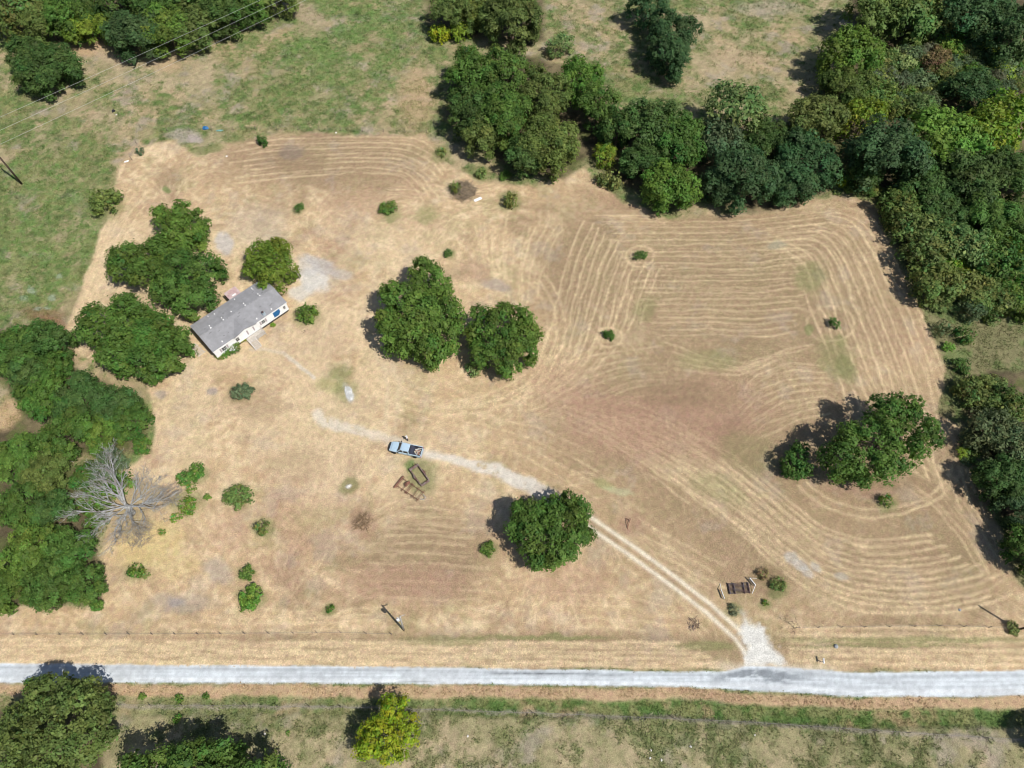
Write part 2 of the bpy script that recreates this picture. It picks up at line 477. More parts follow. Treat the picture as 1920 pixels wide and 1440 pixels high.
# --- rough pasture
gb = np.full(len(X), .0)
def bump_(cx, cy, rx, ry):
    return np.exp(-(((U - cx) / rx) ** 2 + ((V - cy) / ry) ** 2))
for cx, cy, rx, ry, s in ((60, 470, 130, 170, .30), (150, 330, 110, 70, .22), (640, 90, 180, 110, .22), (480, 215, 220, 40, .18), (330, 130, 90, 60, -.12),
                          (220, 110, 130, 50, -.25), (950, 300, 90, 60, .0), (700, 200, 200, 50, .04), (760, 150, 60, 60, -.2), (1180, 200, 160, 120, .10), (1450, 60, 130, 40, .02),
                          (1400, 140, 100, 50, -.12), (1480, 200, 60, 60, -.05), (1850, 640, 130, 90, .12), (20, 230, 90, 60, .06), (640, 20, 160, 40, .1), (450, 60, 120, 60, -.15)):
    gb += s * bump_(cx, cy, rx, ry)
below = sstep(1300, 1320, V)
gb += below * (-.10 + .16 * bump_(1500, 1350, 600, 40) + .08 * bump_(1500, 1400, 500, 60) + .12 * bump_(480, 1350, 260, 40))
gm = sstep(.41, .62, fbm(X, Y, 10, 51, 3) * .40 + fbm(X, Y, 3.0, 52, 6, .75) * .60 + gb * .34 + .02) * (.75 + .25 * sstep(.25, .6, fbm(X, Y, 1.1, 57, 3, .7)))
past = lerp(np.tile(TAN, (len(X), 1)), STRAW * .90, sstep(.4, .7, n6) * .6 * (1 - below))
past = lerp(past, (.205, .20, .098), sstep(.30, .62, fbm(X, Y, 5, 59, 5, .7) + gb * .5) * .62)
past = lerp(past, GREYD * .8, sstep(.55, .75, fbm(X, Y, 4, 53)) * .5)
pg = lerp(np.tile(GREEN, (len(X), 1)), GREEN2, sstep(.35, .7, fbm(X, Y, 1.6, 54, 4)))
pg = lerp(pg, np.array((.095, .190, .045)), bump_(620, 70, 170, 90) * .7 + bump_(90, 450, 120, 120) * .45)
pg = lerp(pg, np.array((.055, .105, .028)), sstep(.60, .72, fbm(X, Y, 1.9, 58, 4, .7)) * .8)
pg = pg * (.45 + 1.1 * fbm(X, Y, 1.5, 60, 4, .85))[:, None]
past = past * (.72 + .56 * fbm(X, Y, 1.2, 63, 4, .85))[:, None]
pg = lerp(pg, (.135, .145, .065), below * .6)
gm = np.clip(gm - .55 * sstep(.54, .68, fbm(X, Y, 2.2, 64, 5, .8)) * (1 - .6 * bump_(640, 80, 150, 80)), 0, 1)
past = lerp(past, pg, gm * .86)
rsc = sstep(1700, 1780, U) * sstep(540, 600, V) * sstep(1180, 1080, V)
past = lerp(past, lerp(np.tile(OLIVE, (len(X), 1)), GREEN, sstep(.5, .7, fbm(X, Y, 2.5, 55, 4)) * .6), rsc * .85)

col = lerp(past, field, inF)
cls = np.where(fd < 0, 1, 0)

# verge south of the road: dry strip, then a green ditch, then mixed grass
vd = V - np.interp(U, [0, 640, 1280, 1600, 1920], [1281, 1282, 1288, 1306, 1303])
dry = sstep(-2, 4, vd) * sstep(28, 20, vd + 6 * (n3 - .5)) * sstep(0, 6, vd)
col = lerp(col, lerp(np.tile(STRAW, (len(X), 1)), RED * 1.1, n6 * .6), dry * .9)
ditch = sstep(22, 30, vd) * sstep(64, 54, vd) * np.interp(U, [0, 200, 500, 800, 900, 1920], [.3, .3, .6, .6, 1, 1])
dcol = lerp(np.tile(GREEN * .95, (len(X), 1)), GREEN2 * 1.05, sstep(.35, .65, fbm(X, Y, 1.4, 61, 4)))
dcol = lerp(dcol, STRAW * .85, sstep(.55, .72, fbm(X, Y, 3.0, 62, 4)) * .7)
col = lerp(col, dcol, ditch * .9)
old = seg_dist(U, V, [(215, 1324), (640, 1326), (1000, 1337), (1400, 1354), (1700, 1374), (1990, 1392)])
col = lerp(col, GREYD * .8, sstep(6, 1, old) * .6)

# --- blobs of their own colour: px, py, rx, ry, turn, colour, strength, ragged
BUSHES_ = [(447, 929, 21), (491, 988, 18), (252, 1071, 16), (463, 1074, 14), (470, 1120, 20), (618, 1142, 10), (915, 1029, 13), (452, 738, 17), (574, 592, 17), (560, 392, 9), (728, 394, 14), (957, 378, 17), (903, 328, 14), (828, 290, 13), (840, 478, 9), (195, 386, 27), (370, 890, 16), (350, 945, 24), (1432, 1080, 15), (1458, 1100, 17), (1436, 1132, 10), (1375, 1144, 12), (1663, 944, 14)]
BLOBS = [(x_, y_, r_ * 1.45, r_ * 1.15, 0, GREEN2 * 1.0, .62) for x_, y_, r_ in BUSHES_] + [
 (588, 524, 32, 24, .3, (.56, .545, .51), .84), (562, 548, 22, 15, -.4, (.55, .53, .49), .7), (604, 497, 34, 15, .45, (.40, .375, .36), .75), (640, 512, 20, 10, .2, (.42, .38, .34), .6), (575, 500, 20, 22, 0, (.46, .44, .42), .6), (420, 456, 16, 20, 0, (.45, .43, .42), .75),
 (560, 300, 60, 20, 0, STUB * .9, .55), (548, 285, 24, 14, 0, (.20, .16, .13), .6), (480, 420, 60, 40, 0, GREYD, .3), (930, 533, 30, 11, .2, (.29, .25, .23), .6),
 (890, 510, 30, 22, .3, RED, .5), (1250, 800, 150, 60, .2, RED, .55), (1380, 830, 60, 50, .5, RED * .85, .6), (1150, 800, 110, 70, .3, RED * 1.05, .5), (1340, 760, 120, 60, .1, RED * .95, .5), (1050, 720, 70, 50, .3, RED * 1.1, .35), (1270, 735, 90, 25, .1, STUB * .85, .5), (1240, 680, 50, 30, 0, STUB, .4), (760, 1095, 130, 40, 0, RED * 1.05, .6),
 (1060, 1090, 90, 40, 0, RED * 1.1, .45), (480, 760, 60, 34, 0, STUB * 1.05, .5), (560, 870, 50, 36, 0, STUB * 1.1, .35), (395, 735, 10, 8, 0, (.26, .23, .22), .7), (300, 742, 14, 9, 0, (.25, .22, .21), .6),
 (640, 695, 24, 18, 0, GREEN2, .75), (620, 720, 30, 18, 0, GREEN2 * 1.5, .5), (650, 735, 24, 24, 0, GREEN2, .6), (655, 738, 9, 19, -.42, (.55, .545, .53), .84),
 (790, 893, 32, 36, -.5, GREEN2 * .95, .7), (770, 872, 8, 12, .3, GREEN, .7), (653, 913, 20, 15, -.6, GREEN2 * .85, .7), (652, 912, 6, 3, -.6, (.5, .48, .45), .7),
 (800, 405, 24, 18, 0, GREEN2 * 1.2, .55), (735, 405, 16, 14, 0, GREEN2 * 1.1, .6), (310, 356, 9, 7, 0, GREEN, .7), (390, 280, 30, 7, -.1, GREEN2, .8), (330, 240, 40, 6, 0, GREEN, .6),
 (82, 590, 44, 15, .1, (.22, .13, .08), .6), (62, 545, 9, 6, 0, (.27, .33, .25), .6), (95, 560, 8, 5, 0, (.27, .33, .25), .6), (70, 580, 10, 5, 0, (.25, .31, .24), .6), (110, 520, 10, 5, 0, (.26, .32, .23), .6), (45, 560, 8, 5, 0, (.26, .32, .23), .5), (88, 578, 8, 5, 0, (.28, .34, .26), .6), (1565, 672, 34, 46, -.5, GREEN2, .5), (1588, 695, 18, 30, -.5, GREEN2 * .9, .6), (1575, 640, 9, 14, -.5, GREEN2, .5), (1515, 520, 30, 28, 0, GREEN2, .55), (1515, 618, 9, 10, 0, GREEN, .5), (1458, 460, 20, 9, 0, (.30, .30, .22), .55),
 (1400, 850, 60, 40, .4, GREEN2 * 1.1, .35), (1350, 920, 60, 26, .5, GREEN2 * 1.1, .35), (1330, 675, 60, 20, 0, GREEN2 * 1.1, .4), (1210, 580, 22, 26, 0, GREEN2, .4),
 (1482, 1046, 14, 12, .7, (.42, .41, .38), .6), (1500, 1060, 14, 11, .7, (.42, .41, .39), .6), (1512, 1074, 13, 8, .6, (.43, .42, .40), .5), (1530, 1064, 12, 8, .6, (.44, .43, .41), .5), (1578, 1080, 14, 7, .2, (.40, .39, .34), .5), (1440, 1090, 34, 30, 0, STUB * .8, .6), (1455, 1105, 16, 20, .3, GREEN2 * .8, .6), (1400, 1075, 60, 22, 0, STUB * 1.0, .5),
 (1135, 910, 24, 9, .2, GREEN2 * 1.2, .6), (1160, 920, 30, 8, .2, (.40, .42, .25), .5), (1015, 1195, 130, 6, 0, GREEN2, .7), (840, 1200, 90, 9, 0, GREEN2, .5), (1320, 1210, 60, 9, 0, GREEN2, .6), (1700, 1200, 240, 7, 0, GREEN2 * 1.05, .6), (1650, 1212, 160, 5, 0, GREEN2, .6),
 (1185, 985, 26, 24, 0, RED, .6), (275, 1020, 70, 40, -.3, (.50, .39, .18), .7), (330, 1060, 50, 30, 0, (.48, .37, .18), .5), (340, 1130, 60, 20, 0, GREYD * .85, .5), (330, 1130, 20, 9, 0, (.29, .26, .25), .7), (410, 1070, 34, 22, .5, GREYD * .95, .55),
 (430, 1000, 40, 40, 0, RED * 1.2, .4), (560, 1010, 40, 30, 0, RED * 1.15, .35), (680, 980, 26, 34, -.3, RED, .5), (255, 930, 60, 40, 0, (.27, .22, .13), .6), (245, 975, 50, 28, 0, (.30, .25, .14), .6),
 (1650, 900, 90, 16, .1, STUB * .9, .6), (1610, 920, 70, 14, .1, RED * .9, .5), (1780, 850, 30, 30, 0, STUB * .9, .5), (345, 255, 30, 12, .1, GREYD, .7), (365, 262, 16, 8, .1, (.36, .31, .29), .7),
 (160, 78, 34, 26, .2, (.44, .31, .19), .85), (205, 110, 40, 10, .5, (.40, .31, .21), .6), (560, 20, 60, 16, .4, (.40, .31, .22), .6), (1040, 100, 26, 16, 0, STRAW * .95, .6), (780, 190, 36, 60, 0, STRAW * .9, .55),
 (1390, 110, 60, 16, .1, (.38, .29, .185), .6), (1440, 15, 70, 14, 0, (.33, .29, .22), .5), (1590, 45, 24, 10, .4, GREYD * .9, .6), (1690, 60, 50, 12, .1, (.30, .235, .14), .7),
 (20, 800, 40, 60, 0, STRAW * .9, .9), (40, 880, 24, 30, 0, (.30, .22, .13), .6), (430, 575, 50, 26, .4, (.40, .30, .18), .3), (100, 605, 30, 8, .2, (.24, .13, .08), .6),
]
for (bx, by, rx, ry, an, c, s) in BLOBS:
    m = np.abs(U0 - bx) < (rx + ry) * 2.4
    m &= np.abs(V0 - by) < (rx + ry) * 2.4
    du, dv = U[m] - bx, V[m] - by
    ca, sa = math.cos(an), math.sin(an)
    e = ((du * ca + dv * sa) / rx) ** 2 + ((-du * sa + dv * ca) / ry) ** 2
    k = sstep(.18, .72, np.exp(-e * .9) * (.45 + 1.1 * fbm(X[m], Y[m], 1.8, 71, 5, .75))) * s
    if s >= .85:
        k = np.maximum(k, sstep(.3, .8, np.exp(-e)) * s)
    col[m] = lerp(col[m], np.asarray(c, float), k)

# --- floor of the woods
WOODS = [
 [(-90, -60), (590, -60), (520, 8), (400, 60), (300, 92), (215, 92), (205, 62), (130, 68), (60, 62), (-90, 75)],
 [(790, -60), (1025, -60), (1020, 75), (985, 92), (880, 68), (815, 78), (795, 30)],
 [(845, 130), (900, 110), (1000, 105), (1110, 140), (1150, 200), (1200, 230), (1300, 260), (1420, 270), (1500, 250), (1560, 150), (1600, 60), (1580, -60),
  (2050, -60), (2050, 590), (1900, 590), (1745, 560), (1700, 500), (1670, 420), (1625, 365), (1560, 355), (1480, 392), (1390, 400), (1320, 380), (1240, 400), (1170, 350), (1100, 300), (1060, 340), (960, 320), (880, 280), (835, 220)],
 [(-90, 620), (60, 610), (135, 650), (140, 690), (230, 730), (280, 790), (270, 850), (200, 850), (130, 860), (190, 960), (180, 1010), (195, 1130), (-90, 1140), (-90, 830), (20, 800), (40, 780), (10, 720), (-90, 720)],
 [(1800, 720), (1860, 690), (2050, 690), (2050, 1100), (1915, 1080), (1870, 960), (1830, 860), (1820, 800)],
 [(-90, 1330), (90, 1320), (200, 1340), (190, 1460), (-90, 1460)],
]
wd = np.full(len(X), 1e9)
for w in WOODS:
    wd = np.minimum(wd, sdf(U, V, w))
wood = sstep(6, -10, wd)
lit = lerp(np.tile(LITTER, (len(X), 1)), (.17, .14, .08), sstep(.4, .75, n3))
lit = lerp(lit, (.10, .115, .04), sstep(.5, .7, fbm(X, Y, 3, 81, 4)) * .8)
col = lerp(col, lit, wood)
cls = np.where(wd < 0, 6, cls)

# --- worn tracks of the drive, the apron at the road, the path to the door, the road itself
DRIVE = [(596, 778), (612, 792), (660, 804), (720, 823), (790, 846), (860, 864), (930, 884), (985, 906), (1040, 935), (1100, 975), (1180, 1030), (1260, 1088), (1330, 1142), (1385, 1192), (1420, 1245)]
dd = seg_dist(U, V, DRIVE)
dsm = seg_dist(U0, V0, DRIVE)
along = U0
dw = np.interp(along, [596, 700, 790, 900, 1000, 1060, 1120, 1420], [9, 10, 8, 10, 16, 14, 14, 15])
paleD = np.interp(along, [590, 640, 720, 800, 1000, 1080], [.58, .58, .42, .75, .92, .4])
dr = sstep(dw + 5, dw - 6, dd + 9 * (n1 - .5))
upper = dr * paleD * sstep(1090, 1030, U) * sstep(.28, .5, n3 * .4 + n1 * .6 + .06)
col = lerp(col, GRAVEL, upper * .9)
col = lerp(col, GREYD * 1.02, dr * sstep(1090, 1000, U) * sstep(860, 930, U) * sstep(.5, .68, n3) * .5)
tr = np.exp(-((dsm - 8.5 + (n3 - .5) * 2) / 3.9) ** 2) * sstep(1020, 1090, U)
col = lerp(col, (.64, .575, .455), np.clip(tr * (.9 + .25 * n1), 0, 1))
col = lerp(col, STUB * 1.2, np.exp(-(dsm / 4.0) ** 2) * sstep(1050, 1100, U) * sstep(1400, 1340, U) * .55)
oldtr = seg_dist(U, V, [(585, 770), (640, 700), (668, 640), (690, 560), (720, 470)])
col = lerp(col, (.50, .41, .28), sstep(12, 3, oldtr) * .28 * sstep(.35, .6, n3))
oldtr = seg_dist(U, V, [(705, 640), (740, 725), (730, 800)])
col = lerp(col, (.52, .43, .30), np.exp(-((oldtr - 10) / 5) ** 2) * .4)
APRON = [(1385, 1138), (1400, 1150), (1412, 1165), (1435, 1178), (1455, 1212), (1482, 1252), (1386, 1252), (1392, 1216), (1384, 1180)]
ap = sdf(U, V, APRON)
apm = sstep(9, -9, ap + 5 + 22 * (n1 - .5) + 10 * (n3 - .5)) * sstep(1130, 1175, V0)
col = lerp(col, (.60, .595, .56), apm * .95)
side = np.maximum(bump_(1500, 1254, 70, 9), bump_(1375, 1250, 40, 10))
col = lerp(col, (.55, .47, .36), side * .7)
PATH = [(470, 655), (500, 657), (530, 662), (556, 680), (588, 709)]
pd = seg_dist(U * .5 + U0 * .5, V * .5 + V0 * .5, PATH)
col = lerp(col, (.52, .46, .37), sstep(4.6, 2.0, pd) * np.interp(U, [460, 520, 545, 590], [.45, .4, .8, .9]))
cls = np.where((dsm < dw), 3, cls)
cls = np.where((pd < 4.2), 4, cls)
cls = np.where(ap < 0, 3, cls)

Ur, Vr = U0 + (U - U0) * .16, V0 + (V - V0) * .22 + 3.2 * (n1 - .5)
rt = np.interp(Ur, [-200, 0, 400, 700, 1000, 1290, 1360, 1400, 1500, 1620, 1920, 2100], [1244, 1244, 1248, 1250, 1255, 1260, 1259, 1248, 1253, 1262, 1257, 1257])
rb = np.interp(Ur, [-200, 0, 300, 640, 1000, 1280, 1480, 1600, 1800, 1920, 2100], [1280, 1280, 1280, 1281.5, 1283.5, 1288, 1298, 1306, 1306, 1303, 1303])
rd = np.maximum(rt - Vr, Vr - rb)
road = sstep(2.2, -2.0, rd)
f = np.clip((V0 - rt) / (rb - rt), 0, 1)
rs_ = fbm(X * .06, Y, .5, 91, 4, .7)
rcol = np.tile(ROADW, (len(X), 1))
lane = np.exp(-((f - .20) / .10) ** 2) * .55 + np.exp(-((f - .62) / .07) ** 2) * .30
lane = lane + .30 * np.exp(-((f - .42) / .05) ** 2)
rcol = lerp(rcol, (.33, .36, .385), np.clip(lane * (.5 + 1.7 * rs_), 0, .9))
rcol = lerp(rcol, (.66, .68, .69), np.exp(-((f - .80) / .09) ** 2) * .5)
rcol = lerp(rcol, (.36, .38, .40), sstep(.5, .7, fbm(X * .12, Y * 1.4, 1.2, 98, 4, .7)) * .45)
rcol = lerp(rcol, (.42, .44, .46), sstep(.52, .7, fbm(X * .15, Y * .7, 2.0, 92, 4)) * .5)
dk = np.exp(-((f - .28 + .00 * U) / .06) ** 2) * np.interp(U0, [880, 950, 1110, 1200], [0, 1, .85, 0]) + np.exp(-((f - .85) / .06) ** 2) * np.interp(U0, [740, 770, 790, 820], [0, .6, .6, 0])
rcol = lerp(rcol, (.10, .11, .12), np.clip(dk * (.2 + 1.2 * n1), 0, .85))
scf = np.exp(-((U0 - 1420) / 75) ** 2) * np.exp(-((f - .38) / .26) ** 2)
rcol = lerp(rcol, (.17, .19, .21), np.clip(scf * 1.5 * sstep(.42, .62, fbm(X * .25, Y + X * .05, .7, 93, 4, .7)), 0, .8))
col = lerp(col, rcol, road)
cls = np.where(rd < 0, 2, cls)

# fine speckle at the size of a tuft
col = col * (0.80 + 0.40 * vnoise(X, Y, .55, 95) * .6 + .4 * .40 * vnoise(X, Y, .3, 96))[:, None]
col = np.clip(col, .01, .9)

Z = (fbm(X, Y, 9, 97, 3) - .5) * .25 * (1 - road) * (1 - dr) + ROW * .10 + gm * (1 - inF) * .10 * n1 + (n1 - .5) * .08 * (1 - road)
Z += -.35 * ditch * (1 - road)

m_ground = bpy.data.materials.new('ground')
nt, N, L, b = nodes_of(m_ground)
at = N.new('ShaderNodeAttribute'); at.attribute_name = 'albedo'
geo = N.new('ShaderNodeNewGeometry')
def noise(sc, det, rough=.6):
    n = N.new('ShaderNodeTexNoise'); n.inputs['Scale'].default_value = sc; n.inputs['Detail'].default_value = det
    n.inputs['Roughness'].default_value = rough
    L.new(geo.outputs['Position'], n.inputs['Vector']); return n
na, nb = noise(5.0, 5, .8), noise(1.1, 3)
mp = N.new('ShaderNodeMapRange'); mp.inputs['From Min'].default_value, mp.inputs['From Max'].default_value = .3, .7
mp.inputs['To Min'].default_value, mp.inputs['To Max'].default_value = .58, 1.38
L.new(na.outputs['Fac'], mp.inputs['Value'])
mh = N.new('ShaderNodeMapRange'); mh.inputs['From Min'].default_value, mh.inputs['From Max'].default_value = .3, .7
mh.inputs['To Min'].default_value, mh.inputs['To Max'].default_value = .486, .514
L.new(nb.outputs['Fac'], mh.inputs['Value'])
hs = N.new('ShaderNodeHueSaturation')
L.new(at.outputs['Color'], hs.inputs['Color']); L.new(mp.outputs[0], hs.inputs['Value']); L.new(mh.outputs[0], hs.inputs['Hue'])
L.new(hs.outputs[0], b.inputs['Base Color'])
b.inputs['Roughness'].default_value = .95
b.inputs['Specular IOR Level'].default_value = .08
bp = N.new('ShaderNodeBump'); bp.inputs['Strength'].default_value = .55; bp.inputs['Distance'].default_value = .12
L.new(na.outputs['Fac'], bp.inputs['Height']); L.new(bp.outputs[0], b.inputs['Normal'])
def smoother(name, lo, hi, strength):
    m = m_ground.copy(); m.name = name
    for n in m.node_tree.nodes:
        if n.type == 'MAP_RANGE' and abs(n.inputs['To Max'].default_value - 1.38) < 1e-3:
            n.inputs['To Min'].default_value, n.inputs['To Max'].default_value = lo, hi
        if n.type == 'BUMP': n.inputs['Strength'].default_value = strength
    return m
m_road = smoother('gravel', .85, 1.12, .25)

q = np.arange(NU * NV).reshape(NV, NU)
quads = np.c_[q[:-1, :-1].ravel(), q[:-1, 1:].ravel(), q[1:, 1:].ravel(), q[1:, :-1].ravel()]
fcls = cls[quads[:, 0]]
POS = np.c_[X, Y, Z].astype(np.float32)
def sheet(name, ids, extra=None, material=m_ground):
    fs = quads[np.isin(fcls, ids)]
    used, inv = np.unique(fs, return_inverse=True)
    fs = inv.reshape(-1, 4)
    pos, cc = POS[used], np.c_[col[used], np.ones(len(used))].astype(np.float32)
    if extra is not None:
        ev, ef, ec = extra
        fs = np.r_[fs, np.array(ef) + len(pos)]
        pos = np.r_[pos, np.array(ev, np.float32)]
        cc = np.r_[cc, np.tile(np.array([*ec, 1], np.float32), (len(ev), 1))]
    me = bpy.data.meshes.new(name)
    me.vertices.add(len(pos)); me.vertices.foreach_set('co', pos.astype(np.float32).ravel())
    me.loops.add(len(fs) * 4); me.loops.foreach_set('vertex_index', fs.astype(np.int32).ravel())
    me.polygons.add(len(fs))
    me.polygons.foreach_set('loop_start', np.arange(0, len(fs) * 4, 4, dtype=np.int32))
    me.polygons.foreach_set('use_smooth', np.ones(len(fs), bool))
    me.update(calc_edges=True)
    ca = me.attributes.new('albedo', 'FLOAT_COLOR', 'POINT')
    ca.data.foreach_set('color', cc.ravel())
    me.materials.append(material)
    o = bpy.data.objects.new(name, me)
    return tag(link(o), kind='structure')
# beyond the fine grid the pasture goes on to the horizon
BIG = 5000.0
c4 = [(-GW[0], GY[0]), (GW[0], GY[0]), (GW[-1], GY[-1]), (-GW[-1], GY[-1])]
o4 = [(-BIG, -BIG), (BIG, -BIG), (BIG, BIG), (-BIG, BIG)]
ev = [(x, y, -.05) for x, y in c4] + [(x, y, -.05) for x, y in o4]
ef = [(0, 4, 5, 1), (1, 5, 6, 2), (2, 6, 7, 3), (3, 7, 4, 0)]
sheet('pasture', [0], (ev, ef, (.17, .17, .075)))
sheet('mown_field', [1])
sheet('gravel_road', [2], None, m_road)
sheet('driveway', [3])
sheet('footpath', [4])
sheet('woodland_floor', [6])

# ---- grass and straw standing on the sheets
def blades(name, idx, n, hgt, wid, lean, tone, kindname, m, seed, blades_=4, lie=False):
    rs = np.random.RandomState(seed)
    pick = rs.choice(idx, size=min(n, len(idx)), replace=False) if len(idx) else idx
    k = np.repeat(pick, blades_)
    N_ = len(k)
    c = POS[k] + np.c_[rs.normal(0, .13 if blades_ < 6 else .24, (N_, 2)), np.zeros(N_)]
    a = rs.uniform(0, 6.283, N_)
    d = np.c_[np.cos(a), np.sin(a), np.zeros(N_)]
    s = np.c_[-np.sin(a), np.cos(a), np.zeros(N_)]
    h = hgt * rs.uniform(.5, 1.4, N_)
    w = wid * rs.uniform(.6, 1.3, N_)
    up = np.array((0, 0, 1.0))
    tip = c + d * (h * lean * rs.uniform(.5, 1.5, N_))[:, None] + up * (h * (.16 if lie else 1.0))[:, None]
    v = np.stack([c - s * w[:, None] - up * .02, c + s * w[:, None] - up * .02, tip], axis=1)
    me = bpy.data.meshes.new(name)
    me.vertices.add(N_ * 3); me.vertices.foreach_set('co', v.astype(np.float32).ravel())
    me.loops.add(N_ * 3); me.loops.foreach_set('vertex_index', np.arange(N_ * 3, dtype=np.int32))
    me.polygons.add(N_); me.polygons.foreach_set('loop_start', np.arange(0, N_ * 3, 3, dtype=np.int32))
    me.update(calc_edges=True)
    cc = np.clip(col[k] * tone * rs.uniform(.75, 1.3, (N_, 1)), .01, .85)
    ca = me.attributes.new('albedo', 'FLOAT_COLOR', 'POINT')
    ca.data.foreach_set('color', np.repeat(np.c_[cc, np.ones(N_)], 3, axis=0).astype(np.float32).ravel())
    me.materials.append(m)
    return tag(link(bpy.data.objects.new(name, me)), kind='stuff')
m_blade = m_ground.copy(); m_blade.name = 'blade'
inview = (U0 > -30) & (U0 < 1950) & (V0 > -30) & (V0 < 1470)
ar = np.arange(len(X))
open_ = inview & (road < .1) & (wd > -4)
rsq = np.random.RandomState(9).rand(len(X))
blades('pasture_grass', ar[open_ & (inF < .4) & (rsq < gm * 1.2 + .05) & (vd < 20) | open_ & (vd > 22) & (rsq < gm + ditch)], 42000, .17, .08, .9, np.array((1.0, 1.0, .95)), 'stuff', m_blade, 1)
blades('cut_straw', ar[open_ & (inF > .6) & (dr < .3) & (apm < .3) & (rsq < ROW * .9 + WSP * .25 + .03)], 50000, .30, .045, 1.2, np.array((1.06, 1.05, 1.02)), 'stuff', m_blade, 2, 3, True)
blades('pasture_weeds', ar[open_ & (inF < .02) & ((vd < -60) | (vd > 26)) & (gm > .4) & (rsq > .6) & (road < .05)], 4600, .30, .085, 1.1, np.array((.85, .95, .8)), 'stuff', m_blade, 4, 8)
# ------------------------------------------------------------------ trees and bushes
def raw_quads(name, pos, tint, mat_):
    """pos (n,4,3), tint (n,2): loose leaf sprays as one mesh"""
    n = len(pos)
    me = bpy.data.meshes.new(name)
    me.vertices.add(n * 4); me.vertices.foreach_set('co', pos.astype(np.float32).ravel())
    me.loops.add(n * 4); me.loops.foreach_set('vertex_index', np.arange(n * 4, dtype=np.int32))
    me.polygons.add(n); me.polygons.foreach_set('loop_start', np.arange(0, n * 4, 4, dtype=np.int32))
    me.update(calc_edges=True)
    ca = me.attributes.new('tint', 'FLOAT_COLOR', 'POINT')
    t = np.ones((n, 4, 4), np.float32); t[:, :, 0] = tint[:, None, 0]; t[:, :, 1] = tint[:, None, 1]
    ca.data.foreach_set('color', t.ravel())
    me.materials.append(mat_)
    return me

